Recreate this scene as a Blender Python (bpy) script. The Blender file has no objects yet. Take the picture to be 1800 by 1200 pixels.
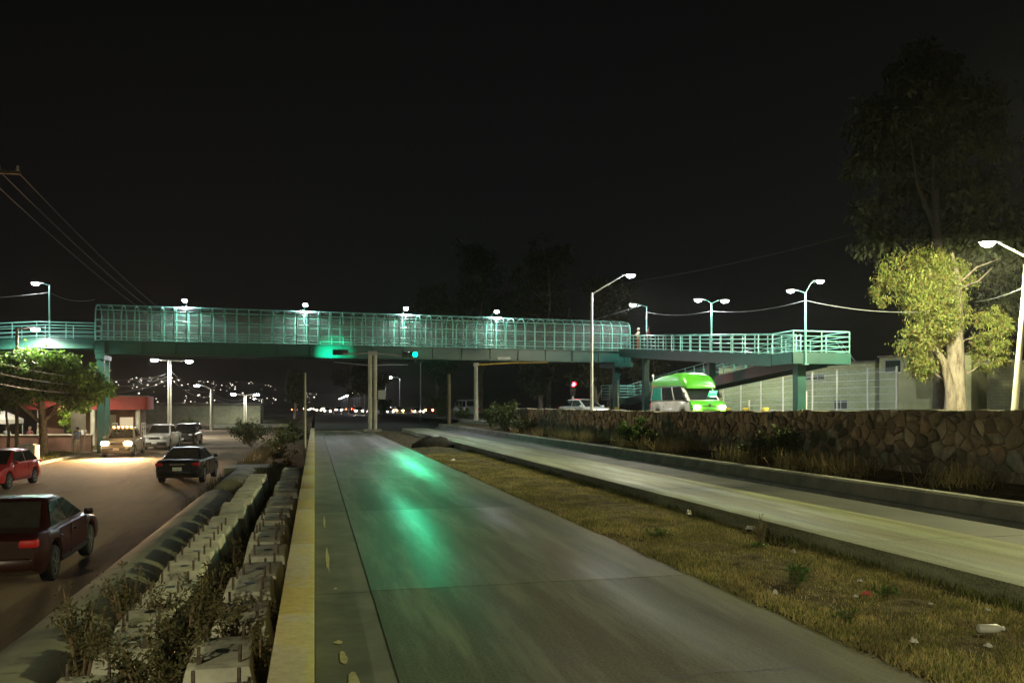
import bpy, bmesh, math, random
import numpy as np
from mathutils import Vector, Matrix
R = math.radians
random.seed(7); np.random.seed(7)
sc = bpy.context.scene
COL = sc.collection

# ---------------------------------------------------------------- camera
YAW = math.atan(347/1450)
cam = bpy.data.cameras.new('camera'); camo = bpy.data.objects.new('camera', cam); COL.objects.link(camo)
camo.location = (0, 0, 1.7); camo.rotation_euler = (R(90), 0, -YAW)
cam.sensor_width = 36; cam.lens = 29.0; cam.shift_y = 0.0633; cam.clip_end = 6000; cam.clip_start = .05
sc.camera = camo
# ---------------------------------------------------------------- sky (night, light-polluted)
world = bpy.data.worlds.new('World'); sc.world = world; world.use_nodes = True
wn = world.node_tree; wn.nodes.clear()
wo = wn.nodes.new('ShaderNodeOutputWorld'); wb = wn.nodes.new('ShaderNodeBackground')
sky = wn.nodes.new('ShaderNodeTexSky'); sky.sky_type = 'NISHITA'; sky.sun_disc = False
sky.sun_elevation = R(20); sky.sun_rotation = R(200); sky.dust_density = 4; sky.air_density = 1
hs = wn.nodes.new('ShaderNodeHueSaturation'); hs.inputs['Saturation'].default_value = 0.12
wn.links.new(sky.outputs[0], hs.inputs['Color']); wn.links.new(hs.outputs[0], wb.inputs[0])
wb.inputs[1].default_value = 0.00075
wn.links.new(wb.outputs[0], wo.inputs[0])
# faint moon
ml = bpy.data.lights.new('moon', 'SUN'); ml.energy = 0.012; ml.angle = R(10); ml.color = (.9, .95, 1)
mo = bpy.data.objects.new('moon', ml); COL.objects.link(mo); mo.rotation_euler = (R(70), 0, R(200 - 180))
sc.view_settings.view_transform = 'Standard'; sc.view_settings.look = 'None'
sc.view_settings.exposure = 0.3; sc.view_settings.gamma = 1; sc.view_settings.use_curve_mapping = False

# ---------------------------------------------------------------- materials
MATS = {}
def nt(name):
    m = bpy.data.materials.new(name); m.use_nodes = True
    t = m.node_tree; b = t.nodes['Principled BSDF']; MATS[name] = m
    return m, t, b
def ramp(t, fac, stops):
    r = t.nodes.new('ShaderNodeValToRGB'); t.links.new(fac, r.inputs[0])
    e = r.color_ramp.elements
    while len(e) < len(stops): e.new(.5)
    for k, (p, c) in enumerate(stops):
        e[k].position = p; e[k].color = (*c, 1) if len(c) == 3 else c
    return r.outputs[0]
def noise(t, scale, detail=4, rough=.6, vec=None, dist=0):
    n = t.nodes.new('ShaderNodeTexNoise'); n.inputs['Scale'].default_value = scale
    n.inputs['Detail'].default_value = detail; n.inputs['Roughness'].default_value = rough; n.inputs['Distortion'].default_value = dist
    if vec is None:
        tc = t.nodes.new('ShaderNodeTexCoord'); vec = tc.outputs['Object']
    t.links.new(vec, n.inputs['Vector']); return n.outputs['Fac']
def worldpos(t):
    g = t.nodes.new('ShaderNodeNewGeometry'); return g.outputs['Position']
def mapped(t, vec, scale):
    m = t.nodes.new('ShaderNodeMapping'); m.inputs['Scale'].default_value = scale; t.links.new(vec, m.inputs['Vector']); return m.outputs[0]
def mix(t, fac, a, b, mode='MIX'):
    m = t.nodes.new('ShaderNodeMix'); m.data_type = 'RGBA'; m.blend_type = mode
    for v, s in ((fac, m.inputs[0]), (a, m.inputs[6]), (b, m.inputs[7])):
        if hasattr(v, 'links'): t.links.new(v, s)
        else: s.default_value = v if not isinstance(v, tuple) else (*v, 1)
    return m.outputs[2]
def math_(t, op, a, b=None):
    m = t.nodes.new('ShaderNodeMath'); m.operation = op
    for v, s in ((a, m.inputs[0]), (b, m.inputs[1])):
        if v is None: continue
        if hasattr(v, 'links'): t.links.new(v, s)
        else: s.default_value = v
    return m.outputs[0]
def bump(t, b, h, strength=.4, dist=.02):
    n = t.nodes.new('ShaderNodeBump'); n.inputs['Strength'].default_value = strength; n.inputs['Distance'].default_value = dist
    t.links.new(h, n.inputs['Height']); t.links.new(n.outputs[0], b.inputs['Normal'])
def simple(name, col, rough=.6, metal=0, var=.25, scale=3, bmp=0, spec=.5, wpos=False, coat=0):
    m, t, b = nt(name)
    b.inputs['Roughness'].default_value = rough; b.inputs['Metallic'].default_value = metal
    b.inputs['Specular IOR Level'].default_value = spec; b.inputs['Coat Weight'].default_value = coat
    f = noise(t, scale, vec=worldpos(t) if wpos else None)
    c = ramp(t, f, [(.3, tuple(x*(1-var) for x in col)), (.7, tuple(min(1, x*(1+var)) for x in col))])
    t.links.new(c, b.inputs['Base Color'])
    if bmp: bump(t, b, noise(t, scale*12, vec=worldpos(t) if wpos else None), bmp, .01)
    return m
def emit(name, col, strength):
    m, t, b = nt(name)
    b.inputs['Base Color'].default_value = (*[c*.5 for c in col], 1)
    b.inputs['Emission Color'].default_value = (*col, 1); b.inputs['Emission Strength'].default_value = strength
    return m
def foliage(name, dark, light, trans=.25, rough=.55, patch=None):
    m, t, b = nt(name)
    g = t.nodes.new('ShaderNodeNewGeometry')
    c = ramp(t, g.outputs['Random Per Island'], [(0, dark), (.6, light), (1, tuple(x*1.25 for x in light))])
    if patch:
        pf = noise(t, 1.1, 5, .7, vec=worldpos(t)); c = mix(t, ramp(t, pf, [(.42, (0, 0, 0)), (.62, (.85, .85, .85))]), c, patch)
    t.links.new(c, b.inputs['Base Color']); b.inputs['Roughness'].default_value = rough; b.inputs['Specular IOR Level'].default_value = .3
    tr = t.nodes.new('ShaderNodeBsdfTranslucent'); t.links.new(c, tr.inputs[0])
    mx = t.nodes.new('ShaderNodeMixShader'); mx.inputs[0].default_value = trans
    t.links.new(b.outputs[0], mx.inputs[1]); t.links.new(tr.outputs[0], mx.inputs[2])
    t.links.new(mx.outputs[0], t.nodes['Material Output'].inputs[0])
    return m
def concrete_road(name, base, tracks, rmin, rmax):
    """worn concrete: oil-brown band between polished wheel tracks, blotches, scuffs; tracks = (x0, x1, x2) world X"""
    m, t, b = nt(name)
    wp = worldpos(t)
    sx = t.nodes.new('ShaderNodeSeparateXYZ'); t.links.new(wp, sx.inputs[0])
    wob = noise(t, .35, 2, vec=wp)
    x = math_(t, 'ADD', sx.outputs[0], math_(t, 'MULTIPLY', math_(t, 'SUBTRACT', wob, .5), .5))
    def band(c, w):
        d = math_(t, 'ABSOLUTE', math_(t, 'SUBTRACT', x, c))
        return math_(t, 'MAXIMUM', math_(t, 'SUBTRACT', 1.0, math_(t, 'DIVIDE', d, w)), 0.0)
    streak = noise(t, 1, 6, .7, vec=mapped(t, wp, (5, .35, 1)))
    blot = noise(t, .55, 5, .65, vec=wp)
    fine = noise(t, 45, 3, .7, vec=wp)
    c = ramp(t, blot, [(.28, tuple(v*.62 for v in base)), (.72, tuple(v*1.25 for v in base))])
    c = mix(t, .55, c, ramp(t, streak, [(.3, tuple(v*.55 for v in base)), (.7, tuple(v*1.3 for v in base))]))
    x0, x1 = tracks[0], tracks[2]; wd = x1-x0     # lane wear across its width
    u = math_(t, 'DIVIDE', math_(t, 'SUBTRACT', x, x0), wd)
    g = (.62, .62, .58); 
    lanes = ramp(t, u, [(0, (.62, .64, .60)), (.2, (.60, .66, .62)), (.42, (.98, .88, .74)), (.55, (.62, .60, .52)), (.70, (1.25, 1.32, 1.32)), (.85, (.80, .80, .74)), (1, (1.25, 1.16, .96))])
    c = mix(t, 1.0, c, lanes, 'MULTIPLY')
    trk = math_(t, 'MAXIMUM', band(x0+.28*wd, .45), band(x0+.70*wd, .45))
    c = mix(t, .45, c, ramp(t, fine, [(.38, (.02, .02, .018)), (.65, tuple(v*1.3 for v in base))]))
    # pale scuffed patches and dark rubber smears
    sc1 = noise(t, 1, 7, .72, vec=mapped(t, wp, (2.4, .22, 1)), dist=.12)
    c = mix(t, ramp(t, sc1, [(.48, (0, 0, 0)), (.66, (.8, .8, .8))]), c, (base[0]*1.45, base[1]*1.55, base[2]*1.65))
    c = mix(t, ramp(t, sc1, [(.28, (.85, .85, .85)), (.47, (0, 0, 0))]), c, (base[0]*.40, base[1]*.42, base[2]*.38))
    t.links.new(c, b.inputs['Base Color'])
    r = math_(t, 'ADD', rmin, math_(t, 'MULTIPLY', math_(t, 'ADD', math_(t, 'MULTIPLY', blot, .6), math_(t, 'MULTIPLY', streak, .5)), rmax - rmin))
    r = math_(t, 'SUBTRACT', math_(t, 'ADD', r, .05), math_(t, 'MULTIPLY', trk, .16))
    at = t.nodes.new('ShaderNodeAttribute'); at.attribute_type = 'OBJECT'; at.attribute_name = 'finish'
    r = math_(t, 'ADD', r, math_(t, 'MULTIPLY', at.outputs['Fac'], .08))
    r = math_(t, 'MAXIMUM', r, .27)
    t.links.new(r, b.inputs['Roughness']); b.inputs['Specular IOR Level'].default_value = .13
    h = math_(t, 'ADD', math_(t, 'MULTIPLY', fine, .5), math_(t, 'MULTIPLY', streak, .5))
    bump(t, b, h, .2, .008)
    return m

concrete_road('road_concrete', (.116, .110, .064), (.52, 1.95, 3.70), .36, .60)
concrete_road('lane_concrete', (.27, .275, .17), (5.75, 6.6, 7.45), .46, .72)
simple('gutter_concrete', (.10, .10, .07), .75, var=.45, scale=1.6, bmp=.3, wpos=True)
simple('shaded_gutter', (.05, .05, .04), .7, var=.5, scale=1.3, bmp=.3, wpos=True)  # right gutter: the shadow lying in it is put into the colour
simple('kerb_concrete', (.20, .19, .15), .85, var=.35, scale=2.5, bmp=.4, wpos=True)
simple('block_concrete', (.40, .39, .30), .85, var=.35, scale=5, bmp=.5, wpos=True)
simple('pole_concrete', (.42, .40, .30), .8, var=.2, scale=2, bmp=.2)
simple('pipe_concrete', (.17, .165, .11), .8, var=.4, scale=.9, bmp=.35, wpos=True)
simple('asphalt', (.05, .05, .045), .75, var=.3, scale=1.2, bmp=.4, wpos=True)
simple('frontage_asphalt', (.07, .07, .06), .8, var=.3, scale=1, bmp=.3, wpos=True)
simple('bare_soil', (.105, .085, .05), 1, var=.6, scale=5, bmp=1, wpos=True, spec=.02)
simple('far_ground', (.05, .045, .03), 1, var=.5, scale=.3, wpos=True)
simple('hill_earth', (.035, .03, .025), 1, var=.4, scale=.01, wpos=True)
simple('mortar', (.22, .205, .15), .95, var=.5, scale=6, bmp=.7, wpos=True)
simple('steel_bolt', (.12, .09, .07), .6, .6, var=.4, scale=30)
simple('galvanised', (.45, .46, .42), .45, .5, var=.15, scale=4)
simple('teal_paint', (.009, .066, .050), .42, var=.18, scale=1.4, wpos=True)
simple('teal_rail', (.15, .38, .31), .4, var=.12, scale=2, wpos=True)
simple('deck_concrete', (.3, .31, .28), .8, var=.25, scale=1.5, wpos=True)
simple('white_post', (.75, .76, .68), .5, var=.1, scale=3)
simple('white_paint', (.62, .62, .58), .5, var=.15, scale=3)
simple('rust_yellow', (.5, .33, .05), .6, var=.25, scale=5)
simple('block_yellow', (.62, .45, .06), .7, var=.3, scale=4)
simple('lamp_grey', (.3, .3, .28), .5, .4, var=.1, scale=4)
simple('signal_black', (.012, .012, .012), .5, var=.2, scale=4)
simple('lens_off', (.06, .03, .02), .2, var=.1, scale=4)
simple('tyre_rubber', (.012, .012, .012), .85, var=.3, scale=20)
simple('rim_metal', (.35, .35, .35), .35, .8, var=.2, scale=10)
simple('car_trim', (.015, .015, .015), .5, var=.2, scale=8)
simple('chrome', (.7, .7, .68), .15, 1, var=.05, scale=8)
simple('plate_white', (.7, .7, .62), .5, var=.1, scale=12)
simple('cable_black', (.035, .033, .03), .7, var=.2, scale=3)
simple('bark_brown', (.14, .10, .065), .9, var=.4, scale=7, bmp=.8)
simple('shaded_bark', (.035, .028, .02), .95, var=.4, scale=5, bmp=.8)  # bark of the unlit gums, night shade put into the colour
simple('dry_stem', (.16, .11, .06), .9, var=.4, scale=9)
simple('wood_pole', (.16, .12, .07), .9, var=.3, scale=4, bmp=.4)
simple('skin', (.34, .19, .12), .6, var=.1, scale=8)
simple('hair_dark', (.02, .015, .012), .6, var=.2, scale=20)
simple('red_canopy', (.42, .06, .045), .6, var=.2, scale=.8)
simple('brown_wall', (.20, .095, .06), .8, var=.25, scale=1.5, bmp=.2)
simple('cream_column', (.6, .55, .4), .7, var=.15, scale=2)
simple('dark_cloth', (.018, .016, .014), .95, var=.5, scale=8, bmp=.6)
simple('litter_white', (.5, .49, .43), .5, var=.15, scale=9)
simple('litter_red', (.45, .06, .05), .5, var=.2, scale=9)
simple('sheet_grey', (.36, .37, .33), .6, var=.2, scale=2)
for n, c, mt in (('paint_maroon', (.034, .007, .0065), .2), ('paint_black', (.01, .011, .012), .3), ('paint_red', (.36, .018, .016), .1),
                 ('paint_white', (.66, .66, .62), .0), ('paint_silver', (.36, .37, .36), .5), ('paint_tan', (.35, .29, .2), .1),
                 ('paint_grey', (.42, .40, .33), .2), ('paint_green', (.05, .245, .012), .0)):
    simple(n, c, .3, mt, var=.12, scale=2, coat=.15 if 'green' in n else .5)
# dusty glass
def glass(name, col, rough=.08, tr=.0):
    m, t, b = nt(name); b.inputs['Base Color'].default_value = (*col, 1); b.inputs['Roughness'].default_value = rough
    b.inputs['Specular IOR Level'].default_value = .6
    f = noise(t, 4); t.links.new(ramp(t, f, [(.3, col), (.7, tuple(min(1, c*1.5+.004) for c in col))]), b.inputs['Base Color'])
    if tr:
        tb = t.nodes.new('ShaderNodeBsdfTransparent'); tb.inputs[0].default_value = (.75, .85, .8, 1)
        mx = t.nodes.new('ShaderNodeMixShader'); mx.inputs[0].default_value = tr
        t.links.new(b.outputs[0], mx.inputs[1]); t.links.new(tb.outputs[0], mx.inputs[2]); t.links.new(mx.outputs[0], t.nodes['Material Output'].inputs[0])
    return m
glass('car_glass', (.010, .012, .012), .03)
glass('rear_glass', (.035, .033, .027), .05)
glass('teal_glass', (.01, .16, .12))
glass('house_glass', (.02, .025, .025))
glass('tunnel_mesh', (.17, .20, .18), .6, .75)
glass('fence_mesh', (.5, .52, .46), .6, .86)
# stained yellow kerb paint
m, t, b = nt('yellow_kerb'); wp = worldpos(t)
f1 = noise(t, 1.3, 6, .7, vec=wp); f2 = noise(t, 18, 4, .7, vec=wp)
sx = t.nodes.new('ShaderNodeSeparateXYZ'); t.links.new(wp, sx.inputs[0])
edge = math_(t, 'ADD', math_(t, 'GREATER_THAN', sx.outputs[0], -.045), 0)
worn = math_(t, 'GREATER_THAN', math_(t, 'ADD', f1, math_(t, 'MULTIPLY', f2, .35)), .68)
c = mix(t, worn, (.50, .40, .09), (.42, .37, .25))
c = mix(t, edge, c, (.46, .42, .10)); c = mix(t, .5, c, ramp(t, f2, [(.3, (.2, .17, .08)), (.7, (.5, .44, .2))]))
t.links.new(c, b.inputs['Base Color']); b.inputs['Roughness'].default_value = .75; bump(t, b, f2, .3, .008)
# dusty earth road with tyre drifts
m, t, b = nt('dusty_road'); b.inputs['Specular IOR Level'].default_value = .08; wp = worldpos(t)
f1 = noise(t, .25, 5, .6, vec=wp); f2 = noise(t, 1, 6, .7, vec=mapped(t, wp, (1.6, .35, 1)), dist=.6); f3 = noise(t, 22, 4, .8, vec=wp)
c = ramp(t, f1, [(.3, (.17, .135, .085)), (.7, (.30, .24, .155))])
c = mix(t, .55, c, ramp(t, f2, [(.3, (.08, .062, .045)), (.7, (.32, .25, .175))])); c = mix(t, .35, c, ramp(t, f3, [(.3, (.05, .04, .03)), (.7, (.24, .19, .13))]))
t.links.new(c, b.inputs['Base Color']); b.inputs['Roughness'].default_value = .9
bump(t, b, math_(t, 'ADD', math_(t, 'MULTIPLY', f3, .4), f2), .6, .04)
# rubble stones: colour per stone
m, t, b = nt('rubble_stone')
oi = t.nodes.new('ShaderNodeObjectInfo'); gi = t.nodes.new('ShaderNodeNewGeometry')
rnd = math_(t, 'FRACT', math_(t, 'ADD', oi.outputs['Random'], gi.outputs['Random Per Island']))
c = ramp(t, rnd, [(0, (.10, .09, .065)), (.3, (.21, .185, .135)), (.55, (.28, .25, .185)), (.75, (.30, .235, .17)), (.88, (.33, .325, .27)), (.96, (.38, .36, .28)), (1, (.62, .58, .44))])
f = noise(t, 9, 6, .7, vec=worldpos(t)); c = mix(t, .6, c, ramp(t, f, [(.3, (.10, .09, .07)), (.7, (.62, .58, .5))]), 'OVERLAY')
c = mix(t, ramp(t, noise(t, .8, 4, vec=worldpos(t)), [(.45, (0, 0, 0)), (.7, (.45, .45, .45))]), c, (.045, .04, .03))
t.links.new(c, b.inputs['Base Color']); b.inputs['Roughness'].default_value = .92; bump(t, b, f, .7, .03)
# concrete block masonry
def masonry(name, c1, c2, cm):
    m, t, b = nt(name); tc = t.nodes.new('ShaderNodeTexCoord')
    br = t.nodes.new('ShaderNodeTexBrick'); br.inputs['Scale'].default_value = 1; br.inputs['Brick Width'].default_value = .42; br.inputs['Row Height'].default_value = .21
    br.inputs['Mortar Size'].default_value = .012; br.inputs['Color1'].default_value = (*c1, 1); br.inputs['Color2'].default_value = (*c2, 1); br.inputs['Mortar'].default_value = (*cm, 1)
    mp = t.nodes.new('ShaderNodeMapping'); mp.inputs['Rotation'].default_value = (R(90), 0, 0); t.links.new(tc.outputs['Object'], mp.inputs[0]); t.links.new(mp.outputs[0], br.inputs['Vector'])
    f = noise(t, .7, 6, .7); c = mix(t, .6, br.outputs['Color'], ramp(t, f, [(.3, (.10, .10, .08)), (.75, (.6, .6, .5))]), 'OVERLAY')
    t.links.new(c, b.inputs['Base Color']); b.inputs['Roughness'].default_value = .9
    bump(t, b, br.outputs['Fac'], -.3, .01)
    return m
masonry('block_masonry', (.74, .75, .53), (.66, .68, .48), (.52, .53, .37))
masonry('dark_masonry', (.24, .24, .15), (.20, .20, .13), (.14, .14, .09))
simple('render_wall', (.62, .62, .35), .9, var=.2, scale=.8, bmp=.2)
# eucalyptus bark
m, t, b = nt('gum_bark'); f = noise(t, 3.2, 6, .7, vec=mapped(t, worldpos(t), (1.5, 1.5, .35)))
t.links.new(ramp(t, f, [(.36, (.08, .055, .04)), (.48, (.20, .16, .11)), (.70, (.30, .27, .20))]), b.inputs['Base Color']); b.inputs['Roughness'].default_value = .85; bump(t, b, f, .7, .05)
# vegetation
foliage('grass_dry', (.09, .07, .03), (.44, .36, .15), .3, patch=(.15, .12, .055))
foliage('grass_straw', (.14, .10, .04), (.55, .42, .19), .35, patch=(.20, .16, .07))
foliage('grass_olive', (.03, .036, .012), (.19, .20, .05), .3, patch=(.06, .075, .022))
foliage('weed_leaf', (.035, .04, .015), (.10, .085, .035), .25)
foliage('weed_green', (.025, .06, .012), (.08, .14, .03), .3)
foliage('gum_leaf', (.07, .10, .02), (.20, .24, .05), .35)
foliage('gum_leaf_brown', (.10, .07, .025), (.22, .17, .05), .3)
foliage('shaded_leaf', (.018, .024, .010), (.05, .055, .022), .2)  # leaves of the unlit trees, darkened to carry the night shade in the colour
foliage('ficus_leaf', (.025, .06, .010), (.085, .16, .022), .3)
foliage('lime_leaf', (.14, .22, .02), (.28, .40, .05), .35)
foliage('shrub_leaf', (.02, .035, .010), (.07, .09, .025), .25)
# lights
emit('lamp_white', (.93, .97, 1.0), 420); emit('lamp_bluish', (.84, .88, 1.0), 300); emit('lamp_warm', (.97, 1.0, .80), 420)
emit('head_warm', (1.0, .74, .40), 700); emit('head_white', (1, .93, .82), 350); emit('head_dim', (1, .88, .7), 12)
emit('tail_lit', (.8, .016, .01), .06); emit('tail_dim', (.5, .012, .01), .06); emit('amber', (1, .5, .15), 25)
emit('signal_green', (.0, 1.0, .42), 45); emit('signal_red', (1, .02, .03), 45)
emit('city_light', (1, .88, .72), 2.2); emit('shop_light', (1, .8, .5), .5); emit('screen_green', (.05, .9, .25), .7); emit('screen_blue', (.3, .5, 1), 1.0)
for n, c in (('cloth_blue', (.20, .26, .42)), ('cloth_white', (.55, .52, .45)), ('cloth_black', (.02, .02, .022)), ('cloth_orange', (.40, .14, .07)),
             ('cloth_maroon', (.12, .03, .03)), ('cloth_grey', (.25, .25, .22)), ('cloth_olive', (.35, .36, .2)), ('cloth_denim', (.05, .06, .09))):
    simple(n, c, .9, var=.2, scale=10)

# ---------------------------------------------------------------- mesh helpers
class MB:
    def __init__(s): s.v = []; s.f = []
    def add(s, vs, fs):
        o = len(s.v); s.v += [tuple(p) for p in vs]; s.f += [tuple(i+o for i in f) for f in fs]; return s
    def box(s, c, size, rz=0, M=None):
        x, y, z = (k/2 for k in size)
        vs = [Vector((sx*x, sy*y, sz*z)) for sz in (-1, 1) for sy in (-1, 1) for sx in (-1, 1)]
        if M is None: M = Matrix.Rotation(rz, 3, 'Z')
        vs = [M @ v + Vector(c) for v in vs]
        return s.add(vs, [(0, 2, 3, 1), (4, 5, 7, 6), (0, 1, 5, 4), (2, 6, 7, 3), (0, 4, 6, 2), (1, 3, 7, 5)])
    def tube(s, pts, r, n=8, cap=True):
        pts = [Vector(p) for p in pts]
        rs = r if isinstance(r, (list, tuple)) else [r]*len(pts)
        rings = []; up = None
        for i, p in enumerate(pts):
            d = (pts[min(i+1, len(pts)-1)] - pts[max(i-1, 0)]).normalized()
            if up is None:
                up = Vector((0, 0, 1)) if abs(d.z) < .9 else Vector((1, 0, 0))
            a = d.cross(up).normalized(); up = a.cross(d).normalized()
            rings.append([p + rs[i]*(math.cos(2*math.pi*(k+.5)/n)*a + math.sin(2*math.pi*(k+.5)/n)*up) for k in range(n)])
        o = 0; fs = []
        for i in range(len(pts)-1):
            for k in range(n):
                fs.append((i*n+k, i*n+(k+1) % n, (i+1)*n+(k+1) % n, (i+1)*n+k))
        if cap: fs += [tuple(range(n-1, -1, -1)), tuple((len(pts)-1)*n+k for k in range(n))]
        return s.add([q for r_ in rings for q in r_], fs)
    def prism(s, poly, ax, h0, h1):
        """2-D polygon extruded along an axis ('x','y','z') from h0 to h1"""
        f = {'x': lambda a, b, h: (h, a, b), 'y': lambda a, b, h: (a, h, b), 'z': lambda a, b, h: (a, b, h)}[ax]
        n = len(poly)
        return s.add([f(*p, h0) for p in poly] + [f(*p, h1) for p in poly],
                     [tuple(range(n-1, -1, -1)), tuple(range(n, 2*n))] + [(i, (i+1) % n, (i+1) % n+n, i+n) for i in range(n)])
    def lathe(s, prof, n=16, c=(0, 0, 0), ax='z', ring=False):
        vs = []; c = Vector(c)
        for r, h in prof:
            for k in range(n):
                a = 2*math.pi*k/n; p = (r*math.cos(a), r*math.sin(a), h)
                if ax == 'x': p = (h, p[0], p[1])
                if ax == 'y': p = (p[0], h, p[1])
                vs.append(c + Vector(p))
        m = len(prof); fs = [(i*n+k, i*n+(k+1) % n, (i+1)*n+(k+1) % n, (i+1)*n+k) for i in range(m-1) for k in range(n)]
        if ring: fs += [((m-1)*n+k, (m-1)*n+(k+1) % n, (k+1) % n, k) for k in range(n)]
        else: fs += [tuple(range(n-1, -1, -1)), tuple((m-1)*n+k for k in range(n))]
        return s.add(vs, fs)
    def plate(s, q, th=.006, inset=(0, 0, 0, 0)):
        """thin plate on quad q (ccw from outside: bl, br, tr, tl), inset l, r, b, t as fractions"""
        q = [Vector(p) for p in q]; l, r, b, t = inset
        def P(u, v): return (q[0]*(1-u)+q[1]*u)*(1-v) + (q[3]*(1-u)+q[2]*u)*v
        c = [P(l, b), P(1-r, b), P(1-r, 1-t), P(l, 1-t)]
        n = (c[1]-c[0]).cross(c[3]-c[0]).normalized()
        vs = [p - n*.01 for p in c] + [p + n*th for p in c]
        return s.add(vs, [(3, 2, 1, 0), (4, 5, 6, 7)] + [(i, (i+1) % 4, (i+1) % 4+4, i+4) for i in range(4)])
    def mesh(s, name, smooth=0):
        me = bpy.data.meshes.new(name); me.from_pydata(s.v, [], s.f); me.update()
        bm = bmesh.new(); bm.from_mesh(me); bmesh.ops.recalc_face_normals(bm, faces=bm.faces); bm.to_mesh(me); bm.free()
        if smooth:
            me.shade_smooth(); me.set_sharp_from_angle(angle=R(smooth))
        return me
    def build(s, name, mat, parent=None, smooth=0):
        return link(name, s.mesh(name, smooth), mat, parent)
def link(name, me, mat, parent=None, loc=None, rz=0):
    if mat is not None and not len(me.materials): me.materials.append(MATS[mat])
    o = bpy.data.objects.new(name, me); COL.objects.link(o)
    if parent: o.parent = parent
    if loc is not None: o.location = loc
    if rz: o.rotation_euler.z = rz
    return o
def tag(o, label, cat, group=None, kind=None):
    if label: o['label'] = label
    if cat: o['category'] = cat
    if group: o['group'] = group
    if kind: o['kind'] = kind
    return o
def thing(name, label, cat, loc=(0, 0, 0), rz=0, group=None):
    o = bpy.data.objects.new(name, None); COL.objects.link(o); o.location = loc; o.rotation_euler = (0, 0, rz); o.empty_display_size = .2
    return tag(o, label, cat, group)
def struct(o): o['kind'] = 'structure'; return o
def copy_tree(o, parent=None, mats=None):
    c = o.copy(); COL.objects.link(c)
    c.parent = parent
    for ch in o.children: copy_tree(ch, c)
    return c
def bevel(me, w, seg=2, ang=30):
    bm = bmesh.new(); bm.from_mesh(me)
    es = [e for e in bm.edges if len(e.link_faces) == 2 and e.calc_face_angle(0) > R(ang)]
    bmesh.ops.bevel(bm, geom=es, offset=w, segments=seg, affect='EDGES', profile=.5, clamp_overlap=True)
    bm.to_mesh(me); bm.free(); me.shade_smooth(); me.set_sharp_from_angle(angle=R(40)); return me
def np_mesh(name, V, nq, mat, parent=None):
    """V: (nq*4,3) vertices as quads"""
    me = bpy.data.meshes.new(name); me.vertices.add(len(V)); me.vertices.foreach_set('co', V.astype(np.float32).ravel())
    me.loops.add(nq*4); me.loops.foreach_set('vertex_index', np.arange(nq*4, dtype=np.int32))
    me.polygons.add(nq); me.polygons.foreach_set('loop_start', np.arange(0, nq*4, 4, dtype=np.int32))
    me.update(calc_edges=True)
    return link(name, me, mat, parent)
def leaf_quads(C, L, W, droop=0., rng=None):
    """rhombic leaves at centres C; L length array, W width; droop pulls the leaf axis down"""
    n = len(C); rng = rng or np.random
    ax = rng.normal(size=(n, 3)); ax[:, 2] -= droop*1.6; ax /= np.linalg.norm(ax, axis=1)[:, None]
    sd = np.cross(ax, rng.normal(size=(n, 3))); sd /= np.linalg.norm(sd, axis=1)[:, None] + 1e-9
    L = np.broadcast_to(np.asarray(L, float), (n,))[:, None]; W = np.broadcast_to(np.asarray(W, float), (n,))[:, None]
    V = np.stack([C, C + ax*L*.45 + sd*W*.5, C + ax*L, C + ax*L*.45 - sd*W*.5], 1)
    return V.reshape(-1, 3)
def crown_points(clumps, rng):
    """clumps: (centre, (rx,ry,rz), n leaves, n tufts)"""
    out = []
    for c, r, n, k in clumps:
        d = rng.normal(size=(k, 3)); d /= np.linalg.norm(d, axis=1)[:, None]
        rad = rng.uniform(.35, 1.0, (k, 1))**.6
        tc = np.array(c) + d*rad*np.array(r)
        idx = rng.integers(0, k, n); tr = rng.uniform(.10, .30, k)*min(r)
        p = tc[idx] + rng.normal(size=(n, 3))*tr[idx][:, None]*np.array((1, 1, .75))
        out.append(p)
    return np.concatenate(out)
ORD = ['first', 'second', 'third', 'fourth', 'fifth', 'sixth', 'seventh', 'eighth', 'ninth', 'tenth', 'eleventh', 'twelfth', 'thirteenth', 'fourteenth',
       'fifteenth', 'sixteenth', 'seventeenth', 'eighteenth', 'nineteenth', 'twentieth', 'twenty first', 'twenty second', 'twenty third', 'twenty fourth', 'twenty fifth']

# ================================================================ SETTING
def strip(name, mat, xs_z, ys, kind='structure', jit=0, seed=1):
    """ground strip: cross-section xs_z [(x,z)...] swept along ys, with optional bumps"""
    rg = random.Random(seed); me = bpy.data.meshes.new(name)
    V = [(x, y, z + (rg.uniform(-jit, jit) if 0 < i < len(xs_z)-1 else 0)) for y in ys for i, (x, z) in enumerate(xs_z)]
    n = len(xs_z); F = [(j*n+i, j*n+i+1, (j+1)*n+i+1, (j+1)*n+i) for j in range(len(ys)-1) for i in range(n-1)]
    me.from_pydata(V, [], F); me.shade_smooth()
    o = link(name, me, mat); o['kind'] = kind; return o
def rng_(a, b, s): return [a + i*(b-a)/max(1, round((b-a)/s)) for i in range(max(1, round((b-a)/s))+1)]

strip('ground', 'far_ground', [(-1500, -1.55), (-60, -1.55), (-16, -1.52), (-3.2, -1.5), (0, -.5), (60, -.4), (1500, -.4)], [-60, 0, 58, 120, 300, 700, 1300, 2600])
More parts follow.
